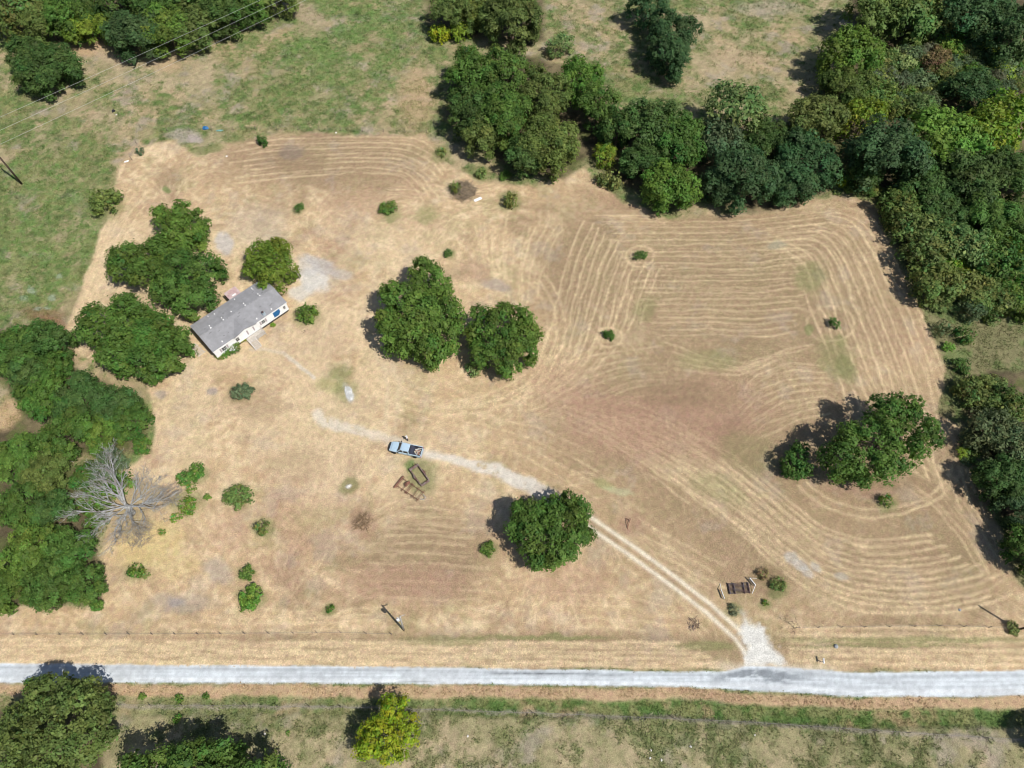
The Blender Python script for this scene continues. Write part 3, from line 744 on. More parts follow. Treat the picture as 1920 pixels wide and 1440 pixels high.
def crown_mesh(circles, zb, zt, seed, leaf=.34, lobe=1.7, dens=1.0, name='crown', thin=0.0, huevar=.012, rimf=.40):
    """crown over the ground outline given by circles (x, y, r): many lobes of leaf sprays"""
    rs = np.random.RandomState(seed)
    C = np.array(circles, float)
    x0, x1 = (C[:, 0] - C[:, 2]).min(), (C[:, 0] + C[:, 2]).max()
    y0, y1 = (C[:, 1] - C[:, 2]).min(), (C[:, 1] + C[:, 2]).max()
    step = lobe * .96
    gx, gy = np.meshgrid(np.arange(x0, x1 + step, step), np.arange(y0, y1 + step, step))
    p = np.c_[gx.ravel(), gy.ravel()] + rs.uniform(-.48, .48, (gx.size, 2)) * step
    dist = np.hypot(p[:, None, 0] - C[None, :, 0], p[:, None, 1] - C[None, :, 1]) / C[None, :, 2]
    d = 1 - dist.min(axis=1)
    k = d > .02 + .12 * rs.rand(len(d))
    p, d = p[k], d[k]
    if thin: 
        k = rs.rand(len(p)) > thin
        p, d = p[k], d[k]
    zr = zb + (zt - zb) * rimf
    prof = np.sqrt(np.clip(1 - (1 - d) ** 2, 0, 1))
    z = zr + (zt - zr) * (.25 * d + .75 * prof) * (1 + rs.uniform(-.30, .09, len(d)))
    rad = lobe * rs.uniform(.6, 1.25, len(d))
    z = z - rad * .8
    ctr = [np.c_[p, z, rad]]
    # skirts under the rim
    k = d < .38
    for f in (.55, .15):
        q = p[k] * 1.0
        cen = C[np.argmin(np.hypot(q[:, None, 0] - C[None, :, 0], q[:, None, 1] - C[None, :, 1]) / C[None, :, 2], axis=1)]
        q = q + (cen[:, :2] - q) * (.10 + .25 * (1 - f))
        s = rs.rand(len(q)) < (.8 if f > .3 else .55)
        zz = zb + (zr - zb) * f + rs.uniform(-.3, .3, len(q)) * (zr - zb) * .5
        ctr.append(np.c_[q, zz, lobe * rs.uniform(.7, 1.1, len(q))][s])
    ctr = np.concatenate(ctr)
    ctr[:, 2] = np.maximum(ctr[:, 2], ctr[:, 3] * .45)
    # leaf sprays on every lobe, gathered in small tufts
    nt_ = np.maximum(5, (25 * dens * (ctr[:, 3] / 1.25) ** 2).astype(int))
    li = np.repeat(np.arange(len(ctr)), nt_)
    g = rs.normal(size=(len(li), 3))
    out = ctr[li, :2] - np.average(ctr[:, :2], axis=0, weights=ctr[:, 3])
    out = out / (np.hypot(out[:, 0], out[:, 1])[:, None] + 1e-6)
    g[:, :2] += out * .35; g[:, 2] += .45
    g /= np.linalg.norm(g, axis=1)[:, None]
    k = g[:, 2] > -.55
    li, g = li[k], g[k]
    tc = ctr[li, :3] + g * (ctr[li, 3] * rs.uniform(.80, 1.05, len(li)))[:, None]
    npt = 7
    ti = np.repeat(np.arange(len(tc)), npt)
    n = len(ti)
    off = rs.normal(size=(n, 3)) * leaf * .60
    c = tc[ti] + off
    nrm = g[ti] + rs.normal(size=(n, 3)) * .36 + off / leaf * .25
    nrm[:, 2] += .35
    nrm /= np.linalg.norm(nrm, axis=1)[:, None]
    t = np.cross(nrm, rs.normal(size=(n, 3))); t /= np.linalg.norm(t, axis=1)[:, None] + 1e-9
    bt = np.cross(nrm, t)
    s = (leaf * np.clip(np.exp(rs.normal(-.18, .42, n)), .35, 2.0))[:, None]
    pos = np.stack([c - t * s * .55, c - bt * s * .34 + t * s * .08, c + t * s * .55 - nrm * s * .12, c + bt * s * .34 + t * s * .08], axis=1)
    pos[:, :, 2] = np.maximum(pos[:, :, 2], .03)
    lt = rs.uniform(.74, 1.28, len(ctr)); lh = rs.normal(0, huevar, len(ctr))
    # the inner mass of each lobe: broad sprays further in
    nb = np.maximum(4, (9 * dens * (ctr[:, 3] / 1.25) ** 1.3).astype(int)) if not thin else np.maximum(2, (5 * dens * (ctr[:, 3] / 1.25) ** 1.3).astype(int))
    if lobe < .5 and thin > .2: nb = nb * 0
    bi = np.repeat(np.arange(len(ctr)), nb)
    g2 = rs.normal(size=(len(bi), 3)); g2[:, 2] += .5; g2 /= np.linalg.norm(g2, axis=1)[:, None]
    c2 = ctr[bi, :3] + g2 * (ctr[bi, 3] * rs.uniform(.35, .70, len(bi)))[:, None]
    n2 = g2 + rs.normal(size=g2.shape) * .3; n2[:, 2] += .6; n2 /= np.linalg.norm(n2, axis=1)[:, None]
    t2 = np.cross(n2, rs.normal(size=n2.shape)); t2 /= np.linalg.norm(t2, axis=1)[:, None] + 1e-9
    b2 = np.cross(n2, t2); s2 = (ctr[bi, 3] * rs.uniform(.5, .8, len(bi)))[:, None]
    pos2 = np.stack([c2 - t2 * s2 * .6, c2 - b2 * s2 * .5, c2 + t2 * s2 * .6, c2 + b2 * s2 * .5], axis=1)
    pos2[:, :, 2] = np.maximum(pos2[:, :, 2], .03)
    pos = np.concatenate([pos, pos2]); ti = np.concatenate([ti, np.full(len(bi), 0)])
    lt2 = np.r_[rs.uniform(.78, 1.25, n), rs.uniform(.7, 1.0, len(bi))]
    own = np.concatenate([li[ti[:n]], bi])
    n = len(pos)
    tint = np.c_[lt[own] * lt2, np.clip(.5 + lh[own] + rs.normal(0, huevar * .6, n), .42, .58)]
    return raw_quads(name, pos, tint, M_LEAF), ctr

def trunk_mesh(ctr, zb, zt, seed, r0, mat_, limbs=7, name='trunk'):
    rs = random.Random(seed)
    mb = MB()
    top = zb + (zt - zb) * .45
    bend = (rs.uniform(-.4, .4), rs.uniform(-.4, .4))
    mb.tube([(0, 0, -.25), (.05, .02, .25), (bend[0] * .4, bend[1] * .4, top * .5), (bend[0], bend[1], top)], [r0 * 1.45, r0 * 1.1, r0 * .85, r0 * .5], 8)
    idx = list(range(len(ctr))); rs.shuffle(idx)
    for i in idx[:limbs]:
        x, y, z, r = ctr[i]
        z = max(z, top * .6)
        m = Vector((bend[0] * .7, bend[1] * .7, top * rs.uniform(.5, .85)))
        e = Vector((x, y, z))
        mid = m.lerp(e, .5) + Vector((rs.uniform(-.4, .4), rs.uniform(-.4, .4), rs.uniform(.1, .5)))
        mb.tube([m, mid, e], [r0 * .5, r0 * .3, r0 * .10], 5)
    return mb.mesh(name, mat_, True)

PAL = {  # leaf colours
 'dark': (.062, .118, .028), 'blue': (.050, .102, .034), 'mid': (.078, .146, .027), 'green': (.096, .174, .030), 'bright': (.125, .220, .035), 'apple': (.120, .185, .024),
 'lime': (.150, .220, .026), 'yellow': (.215, .275, .018), 'olive': (.110, .156, .038), 'olive2': (.140, .178, .052), 'grey': (.130, .150, .085), 'brown': (.165, .135, .065),
 'pale': (.140, .205, .065), 'cedar': (.055, .120, .022), 'dry': (.20, .165, .09), 'greygreen': (.095, .136, .064), 'rust': (.22, .09, .02),
}
def jit(c, seed, a=.10):
    r = random.Random(seed)
    k = 1.13 * (1 + r.uniform(-a, a))
    return (c[0] * k * (1 + r.uniform(-a, a)), c[1] * k, c[2] * k * (1 + r.uniform(-a, a)), 1.0)

def put_tree(name, label, cat, crown, trunk, base, rz, sc, colr, group=None):
    t = thing(name, label, cat, base, rz, group, sc)
    if trunk is not None:
        link(bpy.data.objects.new('trunk', trunk), t)
    c = link(bpy.data.objects.new('crown', crown), t)
    c.color = colr
    return t

TS = [0]
def key_tree(label, blobs, h, pal, name='oak_tree', cat='tree', zb=None, leaf=.32, lobe=1.45, dens=1.0, thin=0.0, r0=.32, group=None, huevar=.012):
    """one tree with its own crown; blobs = circles (px, py, r px) read off the survey photograph"""
    TS[0] += 1
    zb = h * .14 if zb is None else zb
    zm = h * .60
    pts = [(P(x, y, zm), r * mpp(x, y, zm)) for x, y, r in blobs]
    w = sum(r * r for _, r in pts)
    base = sum((p * (r * r) for p, r in pts), Vector((0, 0, 0))) / w
    cir = [(p.x - base.x, p.y - base.y, r * .96) for p, r in pts]
    cr, ctr = crown_mesh(cir, zb, h, 100 + TS[0], leaf, lobe, dens, thin=thin, huevar=huevar)
    tr = trunk_mesh(ctr, zb, h, TS[0], r0, M_BARK)
    return put_tree(name, label, cat, cr, tr, (base.x, base.y, 0), 0, None, jit(PAL[pal], TS[0], .06), group)

# ---- shared crowns, reused at many places with their own turn, size and colour
def proto(R, h, seed, sat=6, leaf=.34, lobe=1.6, dens=1.0, zb=None, thin=0, r0=.3, huevar=.012, rimf=.40):
    rs = random.Random(seed)
    cir = [(0, 0, R * .72)]
    a0 = rs.uniform(0, 6.28)
    for k in range(sat):
        a = a0 + 6.283 * k / sat + rs.uniform(-.3, .3)
        q = rs.uniform(.40, .68)
        cir.append((R * q * math.cos(a), R * q * math.sin(a), R * rs.uniform(.32, .54)))
    zb = h * .14 if zb is None else zb
    cr, ctr = crown_mesh(cir, zb, h, 900 + seed, leaf, lobe, dens, thin=thin, huevar=huevar, rimf=rimf)
    tr = trunk_mesh(ctr, zb, h, seed, r0, M_BARK) if r0 else None
    return cr, tr, R, h
PROTO = {
 'oak': [proto(6.0, 9.5, s) for s in (1, 2, 3, 4, 5, 6)],
 'scrub': [proto(4.0, 5.2, s, 5, .36, .95, 1.0, .3, .03, .14, .022) for s in (11, 12, 13)],
 'feather': [proto(3.6, 6.0, s, 5, .30, .95, .95, .4, .05, .12, .02) for s in (21, 22)],
 'bush': [proto(1.6, 1.8, s, 5, .24, .55, 1.2, .05, 0, 0, .015, .5) for s in (31, 32, 33)],
 'cedar': [proto(1.3, 2.6, s, 5, .20, .45, 1.3, .05, 0, .06, .01, .3) for s in (41, 42)],
 'weed': [proto(1.2, .9, s, 5, .20, .45, .55, .03, .25, 0, .03, .5) for s in (51, 52)],
}
def tree(px, py, r, kind, pal, label, hs=1.0, name=None, cat=None, group=None, squash=1.0):
    """a tree whose crown is centred at a photograph pixel with radius r px"""
    TS[0] += 1
    rs = random.Random(TS[0] * 17)
    if kind == 'scrub': hs *= .88
    cr, tr, R, h = PROTO[kind][TS[0] % len(PROTO[kind])]
    zm = h * .55
    for _ in range(3):
        s = r * mpp(px, py, zm) / R
        zm = h * s * hs * .58
    p = P(px, py, zm)
    nm = name or {'oak': 'oak_tree', 'scrub': 'scrub_tree', 'feather': 'mesquite_tree', 'bush': 'bush', 'cedar': 'cedar_bush', 'weed': 'weed_clump'}[kind]
    ct = cat or ('tree' if kind in ('oak', 'scrub', 'feather') else 'bush')
    return put_tree(nm, label, ct, cr, tr, (p.x, p.y, -.02), rs.uniform(0, 6.28), (s * rs.uniform(.92, 1.12), s * rs.uniform(.92, 1.12) * squash, s * hs * rs.uniform(.88, 1.15)), jit([c * (1.25 if kind in ('bush', 'cedar', 'weed') else 1) for c in PAL[pal]], TS[0]), group)

# ---- trees with a shape of their own
key_tree('big bright green oak, left and larger of the pair in the middle of the field',
         [(785, 595, 60), (785, 575, 48), (745, 560, 36), (735, 605, 34), (800, 520, 30), (790, 505, 19), (826, 535, 21), (845, 590, 30), (830, 625, 36), (770, 625, 40), (800, 652, 32), (730, 628, 22)], 9.5, 'green', leaf=.34)
key_tree('rounded darker oak, right and smaller of the pair in the middle of the field',
         [(938, 632, 54), (930, 610, 42), (945, 592, 30), (975, 605, 30), (985, 625, 22), (950, 640, 44), (905, 630, 32), (958, 672, 30), (918, 655, 32), (980, 655, 28), (900, 600, 22)], 8.6, 'mid')
key_tree('round green oak standing over the bend of the gravel drive',
         [(1030, 985, 58), (1000, 965, 38), (1060, 960, 40), (1075, 1000, 36), (1020, 1022, 38), (985, 1000, 34), (1078, 972, 32), (1055, 1035, 24)], 8.6, 'mid', dens=1.1)
key_tree('large dark ragged oak alone at the right side of the field',
         [(1650, 830, 52), (1600, 830, 40), (1585, 860, 38), (1690, 800, 42), (1655, 775, 34), (1720, 810, 36), (1735, 825, 24), (1690, 770, 28), (1640, 870, 36), (1700, 845, 34)], 11.5, 'mid', thin=.16, zb=2.2)
key_tree('round yellowish green oak touching the far roof corner of the house',
         [(508, 490, 40), (485, 470, 26), (520, 470, 28), (530, 500, 28), (510, 520, 26), (480, 495, 24)], 6.6, 'apple', leaf=.30, lobe=1.2)
key_tree('bright green oak with a lobed crown, uppermost of those behind the house',
         [(335, 420, 34), (305, 405, 22), (345, 398, 20), (365, 415, 22), (330, 440, 34), (362, 440, 20)], 7.8, 'green', leaf=.32, lobe=1.3)
key_tree('broad dark oak behind the house close to its back porch',
         [(364, 518, 42), (345, 500, 40), (388, 498, 28), (350, 555, 36), (374, 556, 26), (320, 540, 34), (388, 530, 20)], 8.6, 'mid')
key_tree('green oak left of the dark oak behind the house',
         [(255, 495, 42), (235, 480, 30), (290, 475, 36), (270, 515, 36), (225, 500, 24), (300, 510, 26)], 8.2, 'mid')
key_tree('broad dark green oak left of the house end wall',
         [(245, 625, 62), (190, 600, 40), (240, 585, 38), (290, 620, 44), (325, 645, 34), (280, 670, 42), (220, 665, 38), (310, 680, 28), (170, 620, 26), (345, 650, 18)], 9.0, 'mid', dens=1.1)
key_tree('yellow green tree alone just below the white road',
         [(725, 1375, 42), (735, 1330, 27), (700, 1385, 34), (755, 1375, 32), (730, 1405, 30), (690, 1400, 24), (765, 1355, 20), (745, 1318, 16)], 6.5, 'yellow', leaf=.30, lobe=.8, huevar=.02, name='elm_tree')
key_tree('wide olive feathery tree at the lower left beneath the road',
         [(100, 1350, 72), (50, 1370, 60), (150, 1330, 52), (170, 1370, 42), (100, 1410, 60), (30, 1420, 50), (95, 1300, 36), (150, 1400, 36)], 9.5, 'olive', leaf=.32, lobe=1.05, thin=.10, name='mesquite_tree')
key_tree('dark leafy tree cut off by the bottom edge, its shadow thrown upward',
         [(370, 1462, 62), (300, 1450, 46), (440, 1455, 48), (260, 1455, 36), (490, 1450, 30), (360, 1425, 30), (420, 1420, 26)], 11.0, 'mid', name='oak_tree')
key_tree('dark upright tree in the far pasture at the top, with a two lobed shadow',
         [(1262, 60, 40), (1255, 95, 38), (1285, 55, 28), (1245, 40, 26), (1270, 115, 22), (1238, 75, 22)], 10.5, 'blue')
key_tree('dark round tree by itself in the top left corner beside the power lines',
         [(75, 115, 46), (45, 95, 34), (110, 110, 34), (90, 150, 30), (60, 140, 32), (125, 135, 22)], 8.5, 'dark')
key_tree('small dark cedar tree beside the large ragged oak at the right',
         [(1497, 855, 20), (1490, 875, 18), (1505, 880, 17), (1482, 862, 14), (1503, 840, 12)], 4.8, 'cedar', name='cedar_tree', leaf=.30, lobe=.7, r0=.12, zb=.3)
# ---- the grove in the middle of the top
G_ = 'trees of the grove at the top centre'
for (x, y, r, pal, hh, lab) in [
    (885, 135, 52, 'mid', 11, 'green oak at the upper left corner of the top centre grove'),
    (950, 140, 54, 'mid', 12, 'tall oak on the upper rim of the top centre grove'),
    (880, 205, 48, 'dark', 10, 'dark oak on the left flank of the top centre grove'),
    (945, 215, 56, 'mid', 12, 'oak in the heart of the top centre grove'),
    (905, 250, 38, 'olive', 9, 'yellowish oak at the lower left edge of the top centre grove'),
    (1020, 175, 52, 'olive', 11, 'olive toned oak right of the heart of the top centre grove'),
    (1090, 150, 46, 'green', 10, 'brighter oak at the upper right corner of the top centre grove'),
    (1120, 195, 42, 'mid', 10, 'oak at the right edge of the top centre grove'),
    (1030, 265, 62, 'olive', 10.5, 'wide dull olive oak at the front of the top centre grove'),
    (985, 290, 40, 'dark', 8.5, 'dark oak low at the front edge of the top centre grove'),
    (1160, 235, 40, 'dark', 9.5, 'shaded dark oak between the top centre grove and the tree row'),
]:
    key_tree(lab, [(x, y, r * .8), (x - r * .45, y + r * .2, r * .5), (x + r * .45, y - r * .1, r * .52), (x + r * .1, y + r * .42, r * .5), (x - r * .2, y - r * .42, r * .48)], hh, pal, group=G_)

ROWL = [  # px, py, r px, kind, colour, height factor, label, group
 # row of trees along the top of the right field
 (1215, 235, 48, 'oak', 'dark', 1.0, 'dark oak at the left end of the tree row above the right field', 'R'),
 (1270, 265, 46, 'oak', 'mid', 1.0, 'green oak second in the tree row above the right field', 'R'),
 (1215, 300, 38, 'oak', 'dark', .9, 'shaded oak low in the row between grove and right field', 'R'),
 (1258, 345, 44, 'oak', 'green', .95, 'bright green oak leaning furthest into the field from the tree row', 'R'),
 (1378, 205, 46, 'feather', 'pale', 1.1, 'pale feathery tree rising behind the tree row above the right field', 'R'),
 (1345, 260, 40, 'scrub', 'greygreen', 1.3, 'grey green tree with twigs showing behind the dark pair in the tree row', 'R'),
 (1400, 320, 56, 'oak', 'blue', 1.0, 'very dark bluish oak in the middle of the tree row, widest of it', 'R'),
 (1360, 345, 34, 'oak', 'blue', 1.0, 'dark small oak at the foot of the widest bluish oak of the tree row', 'R'),
 (1440, 262, 36, 'oak', 'dark', 1.0, 'dark oak between the pale feathery tree and the right end of the tree row', 'R'),
 (1530, 222, 46, 'oak', 'olive', 1.05, 'lighter olive oak behind the right end of the tree row', 'R'),
 (1515, 295, 52, 'oak', 'blue', 1.0, 'dark bluish oak at the right end of the tree row above the field', 'R'),
 (1488, 345, 38, 'oak', 'blue', .95, 'dark oak at the front right end of the tree row, next to the gap', 'R'),
 (1582, 338, 12, 'bush', 'yellow', 1.3, 'small yellowish bush at the gap right of the tree row', None),
 # wood in the upper right
 (1600, 105, 48, 'oak', 'green', 1.0, 'green oak at the left edge of the upper right wood, shadow on the pasture', 'W'),
 (1592, 168, 38, 'oak', 'olive', .95, 'duller oak just below the green oak at the left edge of the upper right wood', 'W'),
 (1645, 175, 36, 'scrub', 'olive', 1.1, 'olive scrubby tree behind the yellow green tree of the upper right wood', 'W'),
 (1622, 222, 34, 'feather', 'lime', 1.1, 'yellow green tree above the darkest tree of the upper right wood', 'W'),
 (1660, 290, 64, 'oak', 'blue', 1.05, 'darkest big oak of the upper right wood, beside the black gap', 'W'),
 (1620, 330, 30, 'oak', 'dark', 1.0, 'dark oak at the corner of the field under the darkest big oak', 'W'),
 (1780, 262, 60, 'oak', 'bright', 1.0, 'big light green tree in the middle of the upper right wood', 'W'),
 (1855, 240, 48, 'feather', 'lime', 1.3, 'yellowish green tree right of the big light green tree', 'W'),
 (1905, 205, 46, 'feather', 'lime', 1.3, 'yellowish green tree at the right edge above the shaded hollow', 'W'),
 (1830, 170, 44, 'oak', 'blue', .9, 'dark bluish tree behind the big light green tree', 'W'),
 (1640, 15, 52, 'oak', 'olive', 1.0, 'olive oak at the top edge, first tree left in the upper right wood', 'W'),
 (1660, 30, 16, 'bush', 'brown', 1.3, 'brownish yellow bush under the olive oak at the top edge', None),
 (1705, 22, 50, 'scrub', 'olive', 1.3, 'olive grey tree at the top edge right of the brownish bush', 'W'),
 (1765, 25, 44, 'scrub', 'olive2', 1.3, 'thin olive tree at the top edge before the black stand', 'W'),
 (1830, 20, 56, 'oak', 'blue', 1.1, 'nearly black oak at the top edge of the upper right wood', 'W'),
 (1895, 55, 56, 'oak', 'blue', 1.1, 'nearly black oak in the top right corner', 'W'),
 (1790, 85, 30, 'scrub', 'bright', 1.1, 'bright green low tree in front of the black stand at the top right', 'W'),
 (1840, 92, 26, 'scrub', 'lime', 1.1, 'small lime green tree in front of the black stand at the top right', 'W'),
 (1740, 345, 44, 'oak', 'dark', 1.0, 'dark oak below the big light green tree of the wood', 'W'),
 (1820, 330, 52, 'oak', 'dark', 1.0, 'dark oak in the shaded middle of the right wood', 'W'),
 (1890, 320, 54, 'oak', 'dark', 1.0, 'dark oak at the right edge below the yellowish trees', 'W'),
 (1770, 395, 42, 'oak', 'dark', .9, 'dark oak left of the shaded hollow of the right wood', 'W'),
 (1850, 405, 46, 'oak', 'mid', .9, 'green oak in the lower middle of the right wood', 'W'),
 (1905, 430, 44, 'oak', 'mid', .9, 'green oak at the right edge halfway down the wood', 'W'),
 (1690, 385, 34, 'scrub', 'olive', 1.1, 'olive tree at the field corner where the right wood begins', 'W'),
 (1715, 425, 40, 'scrub', 'olive', 1.15, 'olive tree along the wood edge, second below the field corner', 'W'),
 (1762, 450, 42, 'scrub', 'olive2', 1.15, 'brownish olive tree one row inside the wood edge', 'W'),
 (1728, 480, 38, 'scrub', 'olive', 1.15, 'olive tree along the wood edge whose shadow reaches the field rows', 'W'),
 (1752, 520, 42, 'scrub', 'olive', 1.2, 'big olive tree at the lower end of the wood edge', 'W'),
 (1778, 505, 30, 'scrub', 'lime', 1.1, 'yellow green crown beside the big olive tree at the lower wood edge', 'W'),
 (1820, 470, 42, 'scrub', 'pale', 1.1, 'pale leaved tree inside the lower right wood', 'W'),
 (1815, 540, 38, 'scrub', 'olive2', 1.0, 'olive brown tree at the lower rim of the right wood', 'W'),
 (1870, 490, 44, 'scrub', 'mid', 1.1, 'green tree inside the lower right wood near the edge of the picture', 'W'),
 (1872, 555, 40, 'scrub', 'olive', 1.0, 'olive tree over the grey grass at the lower rim of the wood', 'W'),
 (1915, 560, 36, 'scrub', 'mid', 1.0, 'green tree at the right edge over the grey grass', 'W'),
 (1895, 400, 14, 'bush', 'brown', 1.6, 'small brownish red crown in the right wood', None),
 # scattered along the right below the wood
 (1768, 618, 20, 'weed', 'greygreen', 2.0, 'thin grey bush with a dark shadow at the field edge below the wood', None),
 (1808, 625, 20, 'weed', 'dark', 2.0, 'dark flat bush in the grey grass below the wood', None),
 (1781, 649, 9, 'cedar', 'bright', .9, 'tiny bright green cedar between grey grass and field rows', None),
 (1803, 685, 17, 'bush', 'dark', 1.0, 'dark bush at the field edge above the hedge of olive trees', None),
 (1832, 735, 36, 'scrub', 'olive', 1.1, 'olive bushy tree with a deep shadow at the right field edge', None),
 (1860, 720, 26, 'scrub', 'olive2', .9, 'yellowish olive tree right of the bushy tree at the right field edge', None),
 (1895, 765, 40, 'scrub', 'olive', 1.1, 'olive tree at the right picture edge above the grey twiggy tree', None),
 (1860, 800, 42, 'feather', 'greygreen', 1.2, 'grey green twiggy tree casting thin branch shadows on the field', None),
 (1905, 830, 46, 'feather', 'greygreen', 1.2, 'grey hazy tree at the right edge behind the twiggy tree', None),
 (1803, 847, 12, 'cedar', 'lime', .8, 'small yellow green cedar near the branch shadows at the right', None),
 (1826, 853, 14, 'bush', 'olive', 1.0, 'olive low bush right of the small yellow green cedar', None),
 (1812, 868, 11, 'weed', 'greygreen', 1.3, 'grey low weed under the small yellow green cedar', None),
 (1880, 895, 46, 'oak', 'dark', 1.0, 'dark oak at the right edge with its shadow on the field', None),
 (1915, 950, 42, 'oak', 'blue', 1.0, 'second dark oak down the right edge', None),
 (1928, 1030, 40, 'oak', 'mid', 1.2, 'green oak cut by the right edge above the leaning pole shadow', None),
 (1985, 1385, 42, 'oak', 'dark', 1.0, 'dark tree cut by the right edge below the road', None),
 # top left wood
 (30, 20, 48, 'scrub', 'olive', 1.3, 'olive tree in the very top left corner', 'L'),
 (85, 38, 38, 'oak', 'olive', 1.0, 'dull oak behind the dark round tree of the top left corner', 'L'),
 (130, 18, 44, 'oak', 'mid', 1.0, 'green oak on the top edge left of the bare patch', 'L'),
 (170, 40, 38, 'oak', 'lime', .9, 'yellow green tree standing on the upper rim of the bare patch', 'L'),
 (248, 58, 46, 'oak', 'blue', 1.0, 'dark oak right of the bare patch under the power lines', 'L'),
 (215, 5, 44, 'oak', 'dark', 1.0, 'dark oak on the top edge behind the bare patch', 'L'),
 (312, 50, 46, 'oak', 'green', 1.0, 'light green tree in the top left wood right of the dark oak', 'L'),
 (290, -5, 46, 'oak', 'dark', 1.0, 'dark tree on the top edge behind the light green tree', 'L'),
 (365, 40, 44, 'oak', 'olive', 1.0, 'olive tree in the top left wood where the power lines cross', 'L'),
 (360, -10, 46, 'oak', 'mid', 1.0, 'tree on the top edge above the crossing power lines', 'L'),
 (418, 18, 42, 'oak', 'dark', 1.0, 'dark tree third from the right end of the top left wood', 'L'),
 (468, 0, 40, 'oak', 'mid', 1.0, 'green tree second from the right end of the top left wood', 'L'),
 (520, -14, 38, 'oak', 'olive', 1.0, 'last tree at the right end of the top left wood', 'L'),
 # top centre
 (845, 22, 44, 'oak', 'olive', .9, 'olive oak on the top edge left of the centre', None),
 (905, 18, 40, 'oak', 'olive', .9, 'olive oak on the top edge between two others', None),
 (960, 35, 54, 'oak', 'olive', 1.0, 'big dull olive oak at the top centre', None),
 (822, 60, 17, 'bush', 'yellow', 1.5, 'yellow green bush left of its twin in front of the top edge oaks', None),
 (862, 55, 18, 'bush', 'lime', 1.5, 'green bush right of the yellow one in front of the top edge oaks', None),
 (1052, 80, 24, 'feather', 'pale', .9, 'pale feathery bush with dark twigs beside it at the top centre', None),
 (1218, 18, 34, 'oak', 'blue', 1.1, 'dark tree on the top edge behind the two lobed shadow', None),
 (1135, 285, 24, 'feather', 'lime', .9, 'yellow green sapling between grove and tree row', None),
 (1140, 335, 26, 'weed', 'olive2', 1.6, 'dull weedy bush at the foot of the tree row', None),
 # left woods
 (30, 655, 52, 'oak', 'mid', .9, 'green oak at the left edge below the red brown soil', 'S'),
 (92, 640, 44, 'oak', 'dark', .9, 'dark oak at the upper right end of the left wood', 'S'),
 (55, 705, 46, 'oak', 'dark', .9, 'dark oak at the left edge above the pale clearing', 'S'),
 (105, 685, 32, 'oak', 'mid', .9, 'oak in the neck between the left wood and the broad mass', 'S'),
 (80, 745, 50, 'oak', 'mid', .9, 'green oak at the left of the broad mass beside the pale clearing', 'S'),
 (152, 742, 48, 'oak', 'dark', .9, 'oak at the upper middle of the broad left mass', 'S'),
 (220, 762, 42, 'oak', 'dark', .9, 'oak at the upper right of the broad left mass', 'S'),
 (130, 812, 48, 'oak', 'mid', .9, 'bright oak at the lower left of the broad left mass', 'S'),
 (190, 812, 42, 'oak', 'green', .9, 'bright oak above the bare grey tree', 'S'),
 (248, 790, 42, 'oak', 'mid', .9, 'oak at the right end of the broad left mass, with rusty sprigs', 'S'),
 (264, 832, 18, 'scrub', 'mid', 1.1, 'small tree poking out at the lower right of the broad left mass', None),
 (30, 860, 48, 'oak', 'green', .9, 'green oak at the left edge under the pale clearing', 'S'),
 (85, 885, 42, 'oak', 'olive', .9, 'oak left of the bare grey tree', 'S'),
 (38, 945, 50, 'oak', 'mid', .9, 'green oak at the left edge level with the bare grey tree', 'S'),
 (98, 962, 42, 'oak', 'dark', .9, 'green oak at the lower left of the bare grey tree', 'S'),
 (50, 1030, 56, 'oak', 'green', .9, 'big green oak at the left edge in the lower left block', 'S'),
 (130, 1030, 52, 'oak', 'mid', .9, 'green oak at the right edge of the lower left block', 'S'),
 (20, 1100, 48, 'oak', 'mid', .9, 'green oak in the lower left corner of the block above the fence', 'S'),
 (95, 1095, 48, 'oak', 'mid', .9, 'oak at the bottom of the lower left block', 'S'),
 (155, 1095, 42, 'oak', 'mid', .9, 'oak at the lower right corner of the lower left block', 'S'),
 (182, 1135, 12, 'bush', 'green', 1.0, 'small green bush at the foot of the lower left block', None),
 (175, 935, 30, 'scrub', 'green', .7, 'low green undergrowth tree under the bare branches on their left', None),
 (205, 868, 32, 'scrub', 'greygreen', .8, 'bluish grey tree behind the bare grey tree', None),
 (160, 890, 26, 'scrub', 'mid', .7, 'low green tree between the left oaks and the bare grey tree', None),
 (222, 905, 22, 'bush', 'green', 1.0, 'green bush under the upper bare branches', None),
 (178, 975, 20, 'bush', 'mid', .9, 'dark green bush under the lower left bare branches', None),
 # bushes over the field
 (367, 884, 15, 'bush', 'mid', 1.0, 'green bush right of the bare grey tree with a white speck', None),
 (344, 895, 14, 'bush', 'mid', .9, 'bush joining the one with the white speck on its left', None),
 (358, 915, 12, 'weed', 'green', 1.2, 'green weeds below the pair of bushes right of the bare tree', None),
 (352, 950, 20, 'weed', 'green', 1.2, 'ground hugging green weeds under the right tips of the bare tree', None),
 (330, 970, 13, 'weed', 'bright', 1.2, 'yellow green weeds below the bare tree', None),
 (388, 932, 7, 'bush', 'green', 1.0, 'tiny green bush between the bare tree and the dusty bush', None),
 (302, 997, 9, 'weed', 'green', 1.2, 'little green weeds on the yellow grass below the bare tree', None),
 (447, 929, 21, 'bush', 'olive', .8, 'dusty olive bush, upper of two in the lower left field', None),
 (491, 988, 18, 'weed', 'olive', 2.4, 'spiky olive bush, lower of two in the lower left field', None),
 (252, 1071, 16, 'weed', 'green', 1.6, 'flat green bush right of the lower left block', None),
 (274, 1078, 9, 'weed', 'pale', 1.2, 'pale flat weeds touching the flat green bush', None),
 (463, 1074, 14, 'bush', 'mid', .9, 'dark green bush, upper of the close pair in the lower left field', None),
 (470, 1120, 20, 'bush', 'green', .8, 'green bush, lower and larger of the close pair in the lower left field', None),
